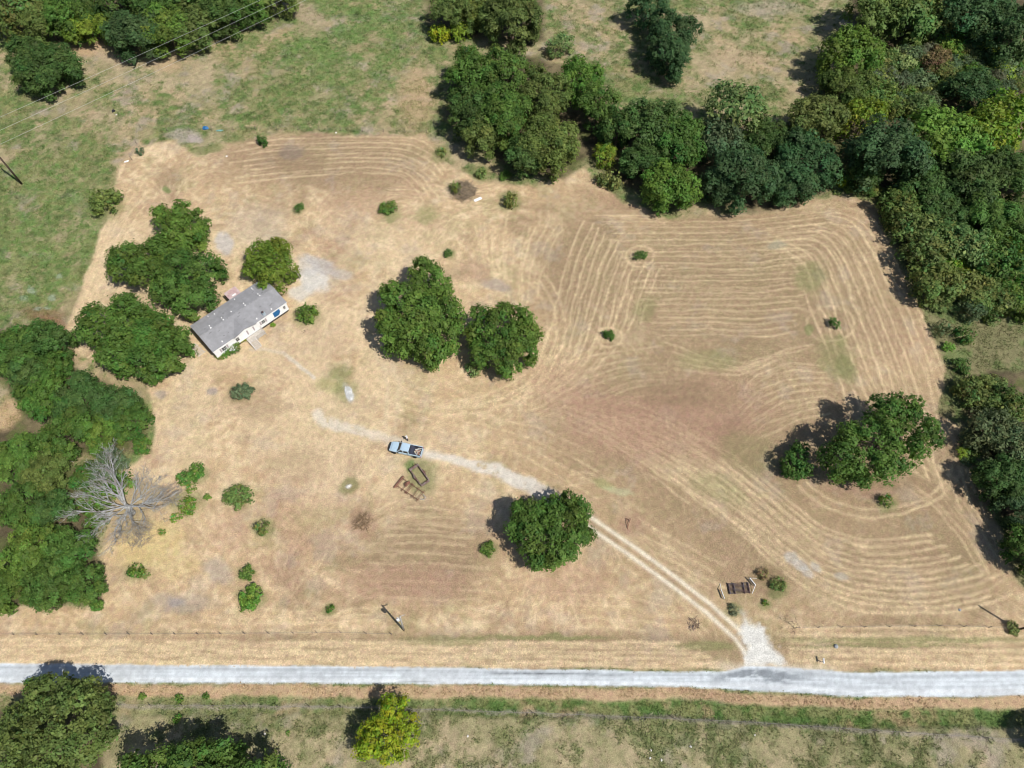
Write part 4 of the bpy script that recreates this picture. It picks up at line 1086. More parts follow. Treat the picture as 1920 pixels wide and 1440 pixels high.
 (618, 1142, 9, 'weed', 'mid', 1.8, 'thin green bush left of the grey utility pole', None),
 (915, 1029, 13, 'bush', 'mid', .9, 'green bush left of the oak over the drive', None),
 (452, 733, 17, 'bush', 'greygreen', 1.1, 'round grey green bush on the dry lawn below the house', None),
 (574, 586, 17, 'cedar', 'mid', .8, 'round dark green bush right of the house end', None),
 (560, 389, 9, 'cedar', 'dark', .8, 'small dark cedar above the house oaks', None),
 (728, 388, 14, 'bush', 'mid', .9, 'green bush alone in the upper field', None),
 (957, 372, 17, 'weed', 'olive2', 2.4, 'sparse yellowish bush below the top centre grove', None),
 (947, 327, 11, 'bush', 'mid', .9, 'small green bush in the shade line of the top centre grove', None),
 (903, 322, 14, 'weed', 'pale', 1.6, 'pale weedy bush below the top centre grove', None),
 (828, 285, 13, 'weed', 'pale', 1.6, 'pale weedy bush at the bend of the upper rows', None),
 (840, 474, 8, 'bush', 'dark', .9, 'tiny dark bush above the pair of field oaks', None),
 (491, 263, 9, 'cedar', 'cedar', 1.0, 'little dark cedar on the upper fence line', None),
 (1200, 477, 11, 'cedar', 'cedar', .8, 'small dark cedar in the upper left of the right rows', None),
 (1143, 627, 10, 'cedar', 'cedar', .8, 'small dark cedar left of the wavy rows', None),
 (1565, 607, 10, 'cedar', 'cedar', .8, 'small dark cedar ringed by mower tracks', None),
 (1663, 938, 15, 'weed', 'mid', 2.4, 'sparse green sapling with a curly shadow under the ragged oak', None),
 (195, 378, 27, 'bush', 'olive', .9, 'olive bush at the left edge of the mown field', None),
 (808, 683, 20, 'weed', 'pale', 1.8, 'pale green suckers at the foot of the larger field oak', None),
 (885, 690, 18, 'weed', 'pale', 1.8, 'pale green suckers at the foot of the smaller field oak', None),
 (1605, 885, 20, 'bush', 'green', .9, 'bright low bush at the foot of the ragged oak', None),
 (1900, 1177, 11, 'bush', 'olive2', 1.0, 'dry vine clump at the foot of the right pole', None),
 (1432, 1075, 15, 'weed', 'brown', 1.4, 'brownish low brush above the right end of the cattle guard', None),
 (1458, 1095, 17, 'weed', 'olive2', 1.5, 'dull olive brush right of the cattle guard', None),
 (1436, 1130, 9, 'weed', 'green', 1.4, 'green weed tuft below the right end of the cattle guard', None),
 (1375, 1142, 12, 'weed', 'grey', 1.2, 'grey weeds between the cattle guard and the white gravel', None),
 (266, 1306, 6, 'bush', 'green', 1.0, 'tiny green bush, leftmost of the row below the road', None),
 (335, 1308, 9, 'weed', 'green', 1.6, 'low green bush, middle of the row below the road', None),
 (385, 1305, 6, 'bush', 'mid', 1.0, 'tiny dark bush, rightmost of the row below the road', None),
 (332, 1347, 10, 'weed', 'green', 1.8, 'green tuft above the shadow of the bottom tree', None),
 (540, 1375, 6, 'weed', 'bright', 1.6, 'small yellow green tuft in the bottom pasture', None),
 (60, 1290, 26, 'weed', 'green', 1.3, 'green weeds between the road and the olive tree', None),
 (262, 282, 11, 'weed', 'greygreen', 1.6, 'grey green weeds at the upper left corner of the mown field', None),
]
GN = {'R': 'trees of the row above the right field', 'W': 'trees of the right wood', 'L': 'trees of the top left wood', 'S': 'trees of the left wood', None: None}
for (x, y, r, k, pal, hs_, lab, g) in ROWL:
    tree(x, y, r * (1.14 if g in ('W', 'R', 'L') else 0.93 if g == 'S' else .80 if k == 'weed' else 1.02), k, pal, lab, hs_, group=GN[g])
CW = {'olive': 'olive', 'olive2': 'yellowish olive', 'grey': 'grey', 'mid': 'mid green', 'greygreen': 'grey green', 'pale': 'pale green', 'brown': 'brownish', 'lime': 'lime green'}
KW = {'scrub': 'twiggy', 'bush': 'dense round', 'feather': 'feathery'}
# thickets
rs = random.Random(5)
for i in range(85):
    x, y = rs.uniform(1650, 1915), rs.uniform(92, 205)
    if y > 170 and x > 1780: y -= 60
    kk, pp = rs.choice(['scrub', 'scrub', 'bush', 'feather']), rs.choice(['olive', 'olive2', 'grey', 'olive', 'mid', 'greygreen', 'pale', 'olive2', 'brown', 'lime'])
    tree(x, y, rs.uniform(15, 27), kk, pp,
         '%s %s bush, %s %s of the upper right thicket' % (KW[kk], CW[pp], 'upper' if y < 130 else 'lower', 'left' if x < 1740 else 'middle' if x < 1830 else 'right'), rs.uniform(.7, 1.0), 'scrub_bush', 'bush', 'scrub of the upper right thicket')
for i in range(80):
    x, y = rs.uniform(1700, 1918), rs.uniform(400, 580)
    if x < 1690 + (y - 400) * .38: x += 70
    kk, pp = rs.choice(['scrub', 'scrub', 'bush', 'feather']), rs.choice(['olive', 'olive2', 'mid', 'greygreen', 'pale', 'olive', 'lime'])
    tree(x, y, rs.uniform(12, 24), kk, pp,
         '%s %s bush, %s %s of the lower right wood' % (KW[kk], CW[pp], 'upper' if y < 460 else 'middle' if y < 520 else 'lower', 'left' if x < 1790 else 'right'), rs.uniform(.7, 1.1), 'scrub_bush', 'bush', 'undergrowth of the lower right wood')
for i in range(16):
    x, y = rs.uniform(1838, 1915), rs.uniform(745, 880)
    kk, pp = rs.choice(['scrub', 'bush', 'feather']), rs.choice(['olive', 'greygreen', 'grey', 'olive2'])
    tree(x, y, rs.uniform(12, 22), kk, pp,
         '%s %s brush in the %s of the tangle along the right field edge' % (KW[kk], CW[pp], 'top' if y < 790 else 'middle' if y < 835 else 'bottom'), rs.uniform(.7, 1.0), 'scrub_bush', 'bush', 'brush along the right field edge')
for i in range(16):
    x = rs.uniform(1560, 1680); y = 355 + rs.uniform(-12, 8) + max(0, x - 1625) * .35
    pp = rs.choice(['olive', 'mid', 'olive2', 'greygreen'])
    tree(x, y, rs.uniform(7, 12), 'bush', pp,
         'low %s bush %s in the shade line of the field corner' % (CW[pp], 'at the left' if x < 1600 else 'midway' if x < 1640 else 'at the right corner'), rs.uniform(.6, 1.0), 'scrub_bush', 'bush', 'bushes in the shade line of the field corner')

# ---- the bare grey tree
def dead_tree():
    rs = random.Random(3)
    b = P(248, 962, 0)
    t = thing('dead_tree', 'big bare grey tree with spreading branches at the lower left', 'tree', (b.x, b.y, 0))
    tk = MB().tube([(0, 0, -.2), (.05, .1, .5), (-.1, .3, 1.4), (-.2, .6, 2.2)], [.62, .48, .42, .36], 9)
    tk.build('trunk', M_DEAD, t, smooth=True)
    def branch(mb, p, d, L, r, lev):
        n = 5 if lev < 2 else 3
        pts, rad, dirs = [p], [r], []
        q, dd = p.copy(), d.normalized()
        for i in range(n):
            dd = (dd + Vector((rs.uniform(-.2, .2), rs.uniform(-.2, .2), rs.uniform(-.10, .13)))).normalized()
            q = q + dd * (L / n)
            pts.append(q.copy()); rad.append(max(r * (1 - .85 * (i + 1) / n), .010)); dirs.append(dd.copy())
        mb.tube(pts, rad, 6 if lev == 0 else (5 if lev == 1 else 3), cap=False)
        if lev < 3:
            for i in range(1, n + 1):
                for _ in range(2 if lev < 2 else 2):
                    if rs.random() < (.96, .82, .75)[lev]:
                        side = Vector((rs.uniform(-1, 1), rs.uniform(-1, 1), rs.uniform(-.35, .6)))
                        branch(mb, pts[i], (dirs[i - 1] * 1.1 + side * .8), L * rs.uniform(.30, .58) * (1.1 - .08 * i), rad[i] * .7 + .006, lev + 1)
    dirs = [(-1, .9, .45, 9.0), (-1.0, .30, .30, 7.0), (-.95, -.2, .22, 7.5), (-.75, -.8, .3, 6.0), (-.2, -1, .3, 6.2), (.25, -1, .3, 6.5), (.65, -.8, .28, 6.0),
            (1, -.25, .3, 7.5), (1, .25, .25, 8.0), (.8, .6, .35, 7.0), (-.15, 1, .6, 8.0), (-.45, 1.0, .5, 9.0), (.3, .8, .6, 6.0)]
    for i, (x, y, z, L) in enumerate(dirs):
        mb = MB()
        st = Vector((-.2 * min(1, i % 3), .35 + .1 * (i % 3), 1.3 + .35 * (i % 4)))
        branch(mb, st, Vector((x, y, z * .8)), L * 1.0, .17 if L > 7 else .11, 0)
        mb.build('limb', M_DEAD, t)
dead_tree()

def twig_heap(name, label, px, py, r, n, mat_, hgt=.6, cat='brush', seed=1, rad=.03):
    rs = random.Random(seed)
    c = P(px, py)
    mb = MB()
    R = r * mpp(px, py)
    for _ in range(n):
        a = rs.uniform(0, 6.28); d = R * math.sqrt(rs.random()) * .8
        p = Vector((d * math.cos(a), d * math.sin(a), rs.uniform(0, hgt) * (1 - d / R) + .02))
        q = p + Vector((rs.uniform(-1, 1), rs.uniform(-1, 1), rs.uniform(-.1, .45))) * R * .55
        q.z = max(q.z, .02)
        m = p.lerp(q, .5) + Vector((rs.uniform(-.1, .1), rs.uniform(-.1, .1), rs.uniform(0, .12)))
        mb.tube([p, m, q], [rad, rad * .8, rad * .4], 4)
    o = mb.build(name, mat_)
    o.location = c
    return tag(o, label, cat)
twig_heap('brush_pile', 'heap of grey brown brush with green on top, below the grove', 870, 360, 27, 420, mat('pale_twig', (.25, .20, .14), .95, var=.3), 1.6, seed=2, rad=.04)
tree(852, 351, 12, 'weed', 'olive', 'green growth on the left end of the grey brush heap', 2.2)
twig_heap('dry_bush', 'dry brown bush standing bare in the lower middle field', 681, 980, 20, 200, mat('dry_bush', (.24, .165, .095), .95, var=.3), 1.0, 'bush', 3, .022)
twig_heap('twig_tangle', 'dark twigs beside the pale feathery bush at the top', 1043, 97, 22, 170, M_TWIG, 1.0, seed=4)
twig_heap('branch_heap', 'small dark heap of branches left of the drive near the road', 1300, 1171, 14, 60, M_IRON, .3, seed=5)
twig_heap('dead_branch', 'thin dead branches strewn on the grass right of the white gravel', 1482, 1168, 24, 26, M_TWIG, .15, seed=6, rad=.025)
twig_heap('stick_pile', 'few dark sticks on the dry lawn right of the house bush', 573, 622, 7, 14, M_TWIG, .2, seed=7, rad=.025)
twig_heap('twig_bush', 'grey leafless twigs in front of the bare grey tree', 262, 1005, 30, 240, mat('grey_twig', (.24, .22, .20), .95, var=.25), 1.2, 'bush', 8, .018)
twig_heap('twig_thicket', 'grey leafless twigs at the right of the bare grey tree', 322, 925, 28, 200, MATS['grey_twig'], 1.2, 'bush', 9, .018)
mb = MB()
for q in ([(0, 0, .2), (.9, -.9, .8), (1.9, -1.1, 1.0), (3.0, -1.3, .6)], [(.9, -.9, .8), (.5, .2, 1.2)]):
    mb.tube(q, [.10, .09, .07, .04][:len(q)], 5)
o = mb.build('fallen_branch', M_DEAD); o.location = P(107, 851, 1.2) + Vector((0, 0, -.0)); o.location.z = .0
tag(o, 'pale fallen branch under the oaks left of the bare tree', 'branch')
# ------------------------------------------------------------------ the house
EZ = 2.95
S_, E_, W_ = P(398.8, 660.6, EZ), P(537.6, 566.6, EZ), P(355.6, 611.3, EZ)
ax = (E_ - S_); HL = ax.length; ax.normalize()
wv = W_ - S_
ay = Vector((-ax.y, ax.x, 0)); HW = wv.dot(ay)
cen = S_ + ax * HL / 2 + ay * HW / 2
hrz = math.atan2(ax.y, ax.x)
house = thing('mobile_home', 'long white single storey home with a low grey shingle roof among oaks', 'house', (cen.x, cen.y, 0), hrz)
hx, hy = HL / 2, HW / 2
wx, wy = hx - .15, hy - .14
PEAK = .78
M_ROOF = mat('grey_shingles', (.275, .275, .287), .9, scale=1.1, var=.12, bump=.4, dirt=(.20, .20, .205), dirt_amt=.35)
MB().box(-wx + .12, wx - .12, -wy + .12, wy - .12, -.2, .62).build('skirting', M_DARKWOOD, house)
for (x0, x1, y0, y1) in ((-wx, wx, -wy, -wy + .12), (-wx, wx, wy - .12, wy), (-wx, -wx + .12, -wy + .123, wy - .123), (wx - .12, wx, -wy + .123, wy - .123)):
    w = MB().box(x0, x1, y0, y1, .55, EZ - .06)
    if x1 - x0 > 1:                       # siding courses standing proud
        ys, yo = (y0 - .012, y0 + .02) if y0 < 0 else (y1 - .02, y1 + .012)
        for k in range(8): w.box(x0 + .01, x1 - .01, ys, yo, .58 + k * .285, .58 + k * .285 + .24)
    w.build('wall', M_SIDING, house)
g0, g1, gm = -hx + .27 * HL, -hx + .575 * HL, -hx + .425 * HL
def slab(pts, th, name, m, parent):
    up = [Vector(p) for p in pts]
    dn = [p - Vector((0, 0, th)) for p in up]
    n = len(up)
    mb = MB().add(up + dn, [tuple(range(n)), tuple(reversed(range(n, 2 * n)))] + [(i, i + n, (i + 1) % n + n, (i + 1) % n) for i in range(n)])
    return mb.build(name, m, parent)
rf = slab([(-hx, -hy, EZ), (hx, -hy, EZ), (hx, 0, EZ + PEAK), (-hx, 0, EZ + PEAK)], .14, 'roof', M_ROOF, house)
rb_ = slab([(-hx, hy, EZ), (-hx, .004, EZ + PEAK), (hx, .004, EZ + PEAK), (hx, hy, EZ)], .14, 'roof', M_ROOF, house)
rise = PEAK * .82
yb = -hy + hy * (rise / PEAK) + .10
slab([(g0, -hy - .20, EZ + .025), (gm, -hy - .20, EZ + rise + .03), (gm, yb, EZ + rise + .03)], .10, 'gable_roof', M_ROOF, house)
slab([(g1, -hy - .20, EZ + .025), (gm, yb, EZ + rise + .03), (gm, -hy - .20, EZ + rise + .03)], .10, 'gable_roof', M_ROOF, house)
MB().add([(g0 + .2, -hy - .12, EZ - .16), (g1 - .2, -hy - .12, EZ - .16), (gm, -hy - .12, EZ + rise - .09), (g0 + .2, -hy - .02, EZ - .16), (g1 - .2, -hy - .02, EZ - .16), (gm, -hy - .02, EZ + rise - .09)],
         [(0, 1, 2), (5, 4, 3), (0, 3, 4, 1), (1, 4, 5, 2), (2, 5, 3, 0)]).build('gable_wall', M_SIDING, house)
for s in (1,):
    MB().box(-hx, g0 - .02, -hy - .05, -hy - .006, EZ - .17, EZ - .02).build('fascia', M_WHITE, house)
    MB().box(g1 + .02, hx, -hy - .05, -hy - .006, EZ - .17, EZ - .02).build('fascia', M_WHITE, house)
MB().box(-hx, hx, -.10, .12, EZ + PEAK - .01, EZ + PEAK + .035).build('ridge_cap', mat('ridge', (.27, .27, .28), .9, scale=3), house)
rp = random.Random(4)
M_PATCH = mat('dark_shingle', (.17, .17, .175), .9, scale=5)
for k in range(17):                        # slipped darker shingles
    x, y = rp.uniform(-hx + 1, hx - 1), rp.uniform(-hy + .8, hy - .5)
    sl = EZ + PEAK * (1 - abs(y) / hy) + .005
    L_, w_ = rp.uniform(.15, .55), rp.uniform(.10, .22)
    rot = Matrix.Translation((x, y, sl)) @ Matrix.Rotation(math.atan(PEAK / hy) * (1 if y < 0 else -1), 4, 'X')
    MB().box(-L_ / 2, L_ / 2, -w_ / 2, w_ / 2, -.01, .012, rot).build('shingle', M_PATCH, house)
def zl(zx, zy, z):                          # a spot of the enlarged survey crop, in house coordinates at height z
    p = P(330 + zx / 8, 500 + zy / 8, z) - cen
    return p.dot(ax), p.dot(ay)
for (zx, zy, r) in [(470, 730, .10), (568, 698, .11), (870, 475, .11), (1123, 308, .11), (1147, 328, .10), (1222, 285, .10), (1017, 558, .12), (1045, 592, .15), (830, 680, .12),
                    (688, 772, .12), (718, 810, .15), (505, 893, .12), (530, 932, .18), (683, 1108, .14), (1202, 765, .14), (1422, 620, .13), (1233, 417, .12), (1265, 448, .15)]:
    x, y = zl(zx, zy, EZ + .5)
    if abs(x) > hx - .2 or abs(y) > hy - .2: continue
    r *= .78
    sl = EZ + PEAK * (1 - abs(y) / hy)
    MB().lathe([(r * 1.25, sl - .05), (r * 1.2, sl + .03), (r * .8, sl + .06), (r * .8, sl + .14), (r * .95, sl + .14), (r * .95, sl + .18), (r * .3, sl + .21)], 9, (x, y, 0)).build('roof_vent', M_WHITE, house, smooth=False)
x, y = zl(1310, 695, EZ + .5)
sl = EZ + PEAK * (1 - abs(y) / hy)
ch = MB().box(x - .28, x + .28, y - .25, y + .25, sl - .1, sl + .38).build('chimney', mat('blue_grey_tin', (.42, .52, .58), .5, .3), house)
MB().lathe([(.15, sl + .37), (.15, sl + .70), (.22, sl + .72), (.22, sl + .80), (.05, sl + .86)], 10, (x - .05, y + .05, 0)).build('flue', M_IRON, ch)
def window(t0, t1, z0, z1, pane=M_GLASS, shut=True, y=-wy):
    a, b = -hx + t0 * HL, -hx + t1 * HL
    f = MB()
    f.box(a - .07, b + .07, y - .06, y - .014, z0 - .07, z0); f.box(a - .07, b + .07, y - .06, y - .014, z1, z1 + .07)
    f.box(a - .07, a, y - .06, y - .014, z0, z1); f.box(b, b + .07, y - .06, y - .014, z0, z1)
    f.box((a + b) / 2 - .02, (a + b) / 2 + .02, y - .045, y - .014, z0, z1)
    f.box(a, b, y - .045, y - .014, (z0 + z1) / 2 - .02, (z0 + z1) / 2 + .02)
    w = f.build('window', M_WHITE, house)
    MB().box(a, b, y - .032, y - .016, z0, z1).build('pane', pane, w)
    if shut:
        for q in (a - .42, b + .12):
            s = MB().box(q, q + .30, y - .05, y - .014, z0 - .05, z1 + .05)
            for k in range(6): s.box(q + .04, q + .26, y - .07, y - .052, z0 + k * (z1 - z0) / 6, z0 + k * (z1 - z0) / 6 + .10)
            s.build('shutter', M_SHUTTER, house)
window(.10, .155, 1.35, 2.35)
window(.285, .325, 1.35, 2.35, shut=False)
window(.635, .675, 1.45, 2.35)
window(.80, .865, 1.35, 2.30, shut=False)
window(.935, .96, 1.45, 2.35, shut=False)
# door with its surround
da = -hx + .452 * HL
d = MB().box(da, da + .95, -wy - .05, -wy - .015, .72, 2.72)
d.box(da + .15, da + .80, -wy - .065, -wy - .05, 1.75, 2.5)
dr_ = d.build('door', M_WHITE, house)
MB().lathe([(.035, 0), (.035, .06)], 8, (da + .86, -wy - .07, 1.65)).build('handle', M_STEEL, dr_)
for q in (da - .34, da + 1.04):
    MB().box(q, q + .28, -wy - .05, -wy - .014, 1.2, 2.6).build('shutter', M_SHUTTER, house)
# porch deck, boards and rails; steps in front
p0, p1, dep = -hx + .385 * HL, -hx + .60 * HL, 1.6
porch = thing('porch', 'pale timber porch with railings and steps along the front of the white home', 'porch', (cen.x, cen.y, 0), hrz)
n = 12
for k in range(n):
    y0 = -wy - .10 - dep * (k + 1) / n
    MB().box(p0, p1, y0 + .012, y0 + dep / n, .58, .62).build('deck_board', M_GREYWOOD, porch)
for q in (p0 + .06, (p0 + p1) / 2, p1 - .06):
    for y in (-wy - .25, -wy - dep - .02):
        MB().box(q - .05, q + .05, y - .05, y + .05, -.1, 1.55 if y < -wy - 1 and q > p0 + 1 else .575).build('post', M_GREYWOOD, porch)
for zz in (1.0, 1.45):
    MB().box((p0 + p1) / 2 + .055, p1 - .115, -wy - dep - .05, -wy - dep - .01, zz, zz + .08).build('rail', M_GREYWOOD, porch)
    MB().box(p1 - .08, p1 - .04, -wy - dep + .04, -wy - .05, zz, zz + .08).build('rail', M_GREYWOOD, porch)
for k in range(8):
    q = (p0 + p1) / 2 + .2 + k * ((p1 - p0) / 2 - .4) / 7
    MB().box(q - .02, q + .02, -wy - dep - .045, -wy - dep - .015, .622, .998).build('baluster', M_GREYWOOD, porch)
for k in range(4):
    y = -wy - dep - .13 - .36 * k
    MB().box(p0 + .1, p0 + 1.35, y - .34, y - .02, .44 - .14 * k, .50 - .14 * k).build('step', M_GREYWOOD, porch)
for q in (p0 + .06, p0 + 1.40):
    MB().bar((q, -wy - dep - .12, .50), (q, -wy - dep - 1.6, .02), .05, .16).build('stringer', M_GREYWOOD, porch)
    MB().bar((q, -wy - dep - .12, 1.42), (q, -wy - dep - 1.55, .88), .05, .07).build('rail', M_WHITE, porch)
    MB().box(q - .03, q + .03, -wy - dep - 1.55, -wy - dep - 1.49, -.1, .90).build('post', M_WHITE, porch)
# a blue cover over the end window
bt = thing('blue_cover', 'blue sheet fixed over the window near the right end of the white front wall', 'tarp', (cen.x, cen.y, 0), hrz)
mb = MB()
a, b = -hx + .795 * HL, -hx + .885 * HL
mb.add([(a, -wy - .09, 1.05), (b - .5, -wy - .09, .95), (b, -wy - .10, 1.7), (b, -wy - .09, 2.5), (a, -wy - .09, 2.45),
        (a, -wy - .075, 1.05), (b - .5, -wy - .075, .95), (b, -wy - .085, 1.7), (b, -wy - .075, 2.5), (a, -wy - .075, 2.45)],
       [(0, 1, 2, 3, 4), (9, 8, 7, 6, 5), (0, 5, 6, 1), (1, 6, 7, 2), (2, 7, 8, 3), (3, 8, 9, 4), (4, 9, 5, 0)])
mb.build('sheet', M_BLUE, bt)
# back porch with a faded red roof
bx0, bx1 = zl(740, 430, 2.4)[0], zl(945, 355, 2.4)[0]
if bx1 < bx0: bx0, bx1 = bx1, bx0
bp_ = thing('back_porch', 'small lean-to with a faded pink tin roof behind the white home', 'porch', (cen.x, cen.y, 0), hrz)
y0, y1 = hy + .05, hy + 2.7
nn = 7
for k in range(nn):
    xa = bx0 + (bx1 - bx0) * k / nn
    slab([(xa, y0, 2.62), (xa + (bx1 - bx0) / nn - .012, y0, 2.62), (xa + (bx1 - bx0) / nn - .012, y1, 2.35), (xa, y1, 2.35)], .03, 'roof_panel', M_PINK, bp_)
for q in (bx0 + .1, bx1 - .1):
    MB().box(q - .05, q + .05, y1 - .2, y1 - .1, -.1, 2.31).build('post', M_GREYWOOD, bp_)
MB().box(bx0 + .1, bx1 - .1, y0 + .2, y1 - .1, -.1, .5).build('deck', M_DARKWOOD, bp_)
MB().box(bx0 + .9, bx0 + 1.7, y0 + .55, y0 + .85, 2.60, 2.66).build('patch', M_WHITE, bp_)
# slatted stack at the end wall
c = P(371, 656)
st = thing('slatted_steps', 'pale grey slatted boards lying beside the left end wall of the home', 'boards', (c.x, c.y, 0), hrz + math.radians(6))
for k in range(9):
    MB().box(-.95 + .12 * (k % 2), .8 - .15 * (k % 3), -1.5 + k * .36, -1.5 + k * .36 + .16, .12 + .02 * (k % 2), .17 + .02 * (k % 2)).build('slat', M_GREYWOOD, st)
for q in (-.6, .5):
    MB().box(q - .05, q + .05, -1.5, 1.6, -.02, .115).build('bearer', M_GREYWOOD, st)
# planting along the front
tree(433, 651, 15, 'bush', 'mid', 'green shrub with pale blossom against the front wall of the home', 1.0, squash=1.0)
tree(420, 660, 11, 'bush', 'green', 'green shrub left of the blossoming one against the home', .8)
tree(413, 667, 8, 'bush', 'olive2', 'low reddish green shrub at the left front corner of the home', .7)
tree(452, 632, 8, 'bush', 'yellow', 'bright yellow bush beside the porch steps', 1.1)
tree(511, 609, 5, 'bush', 'lime', 'tiny yellow green bush under the front wall right of the porch', .9)
c = P(433, 651, 1.4)
rp = random.Random(9)
mb = MB()
for k in range(46):
    q = c + Vector((rp.uniform(-1.1, 1.1), rp.uniform(-.9, .9), rp.uniform(.1, .5)))
    mb.lathe([(.02, -.05), (.09, 0), (.02, .06)], 6, q)
o = mb.build('blossom', mat('white_blossom', (.75, .76, .72), .8)); tag(o, 'white blossoms scattered over the shrub on the front wall', 'blossom', kind='stuff')

# ------------------------------------------------------------------ pickup truck
def loft(secs):
    """closed skin over sections with the same number of points"""
    mb = MB(); n = len(secs[0])
    vs_ = [p for s in secs for p in s]
    fs = []
    for i in range(len(secs) - 1):
        for k in range(n):
            a, b = i * n + k, i * n + (k + 1) % n
            fs.append((a, b, b + n, a + n))
    fs.append(tuple(reversed(range(n)))); fs.append(tuple((len(secs) - 1) * n + k for k in range(n)))
    return mb.add(vs_, fs)
f0, r0_ = P(732.5, 837, .6), P(790, 849, .6)
tv = f0 - r0_; TL = 5.9
tc_ = (f0 + r0_) / 2
M_PAINT = mat('light_blue_paint', (.52, .68, .80), .30, .25, var=.04, spec=.5, coat=.6)
M_TRIM = mat('black_trim', (.025, .025, .03), .5, var=.1)
M_LINER = mat('bed_liner', (.045, .05, .075), .7, var=.2, scale=6)
M_TYRE = mat('tyre', (.02, .02, .022), .85)
M_RIM = mat('rim', (.55, .56, .58), .35, .6)
M_LAMP = mat('lamp_glass', (.75, .77, .78), .15, spec=.6)
M_TAIL = mat('tail_lamp', (.45, .02, .02), .3)
truck = thing('pickup_truck', 'light blue four door pickup parked on the gravel drive with scrap boards in its bed', 'truck', (tc_.x, tc_.y, 0), math.atan2(tv.y, tv.x))
def ring(x, hw, z0, z1, cr=.10, top=.92):
    return [(x, -hw * .96, z0), (x, hw * .96, z0), (x, hw, z0 + .18), (x, hw, z1 - cr), (x, hw * top, z1), (x, -hw * top, z1), (x, -hw, z1 - cr), (x, -hw, z0 + .18)]
body = loft([ring(-.78, .97, .42, 1.08), ring(.2, .98, .42, 1.10), ring(1.25, .98, .42, 1.12), ring(1.9, .98, .42, 1.14, .12, .86), ring(2.45, .95, .45, 1.08, .14, .84), ring(2.78, .86, .52, .98, .14, .82), ring(2.86, .80, .56, .90, .1, .85)])
body.build('body', M_PAINT, truck, smooth=False)
MB().add([(1.30, -.52, 1.135), (2.5, -.44, 1.085), (2.5, .44, 1.085), (1.30, .52, 1.135), (1.30, -.46, 1.18), (2.42, -.38, 1.125), (2.42, .38, 1.125), (1.30, .46, 1.18)],
         [(0, 3, 2, 1), (4, 5, 6, 7), (0, 1, 5, 4), (1, 2, 6, 5), (2, 3, 7, 6), (3, 0, 4, 7)]).build('hood', M_PAINT, truck)
def cr(x, hb, zb_, ht, zt_):
    return [(x[0], -hb, zb_), (x[0], hb, zb_), (x[1], ht, zt_), (x[1], -ht, zt_)]
# cab: glass house, pillars and roof
gl = loft([[(-.80, -.88, 1.08), (-.80, .88, 1.08), (-.72, .74, 1.72), (-.72, -.74, 1.72)], [(.55, -.90, 1.10), (.55, .90, 1.10), (.55, .76, 1.76), (.55, -.76, 1.76)],
           [(1.42, -.90, 1.11), (1.42, .90, 1.11), (.72, .74, 1.75), (.72, -.74, 1.75)]])
cabin = gl.build('cab_glass', M_GLASS, truck)
rfm = loft([[(-.80, -.77, 1.70), (-.80, .77, 1.70), (-.74, .66, 1.82), (-.74, -.66, 1.82)], [(0, -.80, 1.74), (0, .80, 1.74), (0, .68, 1.87), (0, -.68, 1.87)],
            [(.60, -.78, 1.74), (.60, .78, 1.74), (.56, .66, 1.85), (.56, -.66, 1.85)], [(.80, -.72, 1.70), (.80, .72, 1.70), (.72, .62, 1.80), (.72, -.62, 1.80)]])
rfm.build('cab_roof', M_PAINT, truck)
for s in (-1, 1):
    pl = MB()
    for (xa, xb) in (((-.80), (-.74)), ((.22), (.22))):
        pl.bar((xa, s * .905, 1.06), (xb, s * .775, 1.76), .16, .06)
    pl.bar((1.36, s * .90, 1.10), (.74, s * .76, 1.76), .10, .06)
    pl.build('pillar', M_PAINT, truck)
    for xa, xb in ((.24, 1.28), (-.76, .20)):
        dd_ = MB().box(xa, xb, s * .975 - .012, s * .975 + .012, .56, 1.04).build('door', M_PAINT, truck)
        MB().box(xa + .06, xa + .22, s * 1.005 - .015, s * 1.005 + .015, .93, .97).build('handle', M_TRIM, dd_)
    mi = MB().box(1.0, 1.16, s * 1.02 - .02, s * 1.02 + .22 * s if s > 0 else s * 1.02 + .02, 1.10, 1.28) if s > 0 else MB().box(1.0, 1.16, s * 1.02 - .22, s * 1.02 + .02, 1.10, 1.28)
    mi.build('mirror', M_TRIM, truck)
    MB().box(2.62, 2.84, s * .72 - .13, s * .72 + .13, .74, .90).build('headlight', M_LAMP, truck)
    MB().box(-3.02, -2.96, s * .90 - .07, s * .90 + .07, .70, 1.05).build('tail_light', M_TAIL, truck)
    # bed side
    MB().box(-2.96, -.84, s * .93 - .06, s * .93 + .06, .50, 1.14).build('bed_side', M_PAINT, truck, .02)
    MB().box(-2.88, -.86, s * .845 - .022, s * .845 + .022, .61, 1.16).build('bed_rail', M_LINER, truck)
    for x in (1.95, -1.85):
        w = thing('wheel', None, None, (x, s * .90, .40)); w.parent = truck
        MB().lathe([(.22, -.12), (.37, -.13), (.40, -.08), (.40, .08), (.37, .13), (.22, .12)], 18, axis='Y').build('tyre', M_TYRE, w)
        MB().lathe([(.05, -.115), (.20, -.10), (.23, -.05), (.23, .05), (.20, .10), (.05, .115)], 14, axis='Y').build('rim', M_RIM, w)
        MB().box(x - .52, x + .52, s * .985 - .02, s * .985 + .02, .74, .84).build('wheel_arch', M_TRIM, truck)
MB().box(-2.90, -.84, -.82, .82, .54, .60).build('bed_floor', M_LINER, truck)
MB().box(-.98, -.84, -.82, .82, .605, 1.12).build('bed_front', M_LINER, truck)
MB().box(-1.42, -.985, -.82, .82, .90, 1.18).build('tool_box', M_LINER, truck, .03)
MB().box(-2.97, -2.90, -.86, .86, .56, 1.12).build('tailgate', M_PAINT, truck, .015)
MB().box(-3.12, -2.985, -.94, .94, .45, .62).build('rear_bumper', M_STEEL, truck, .02)
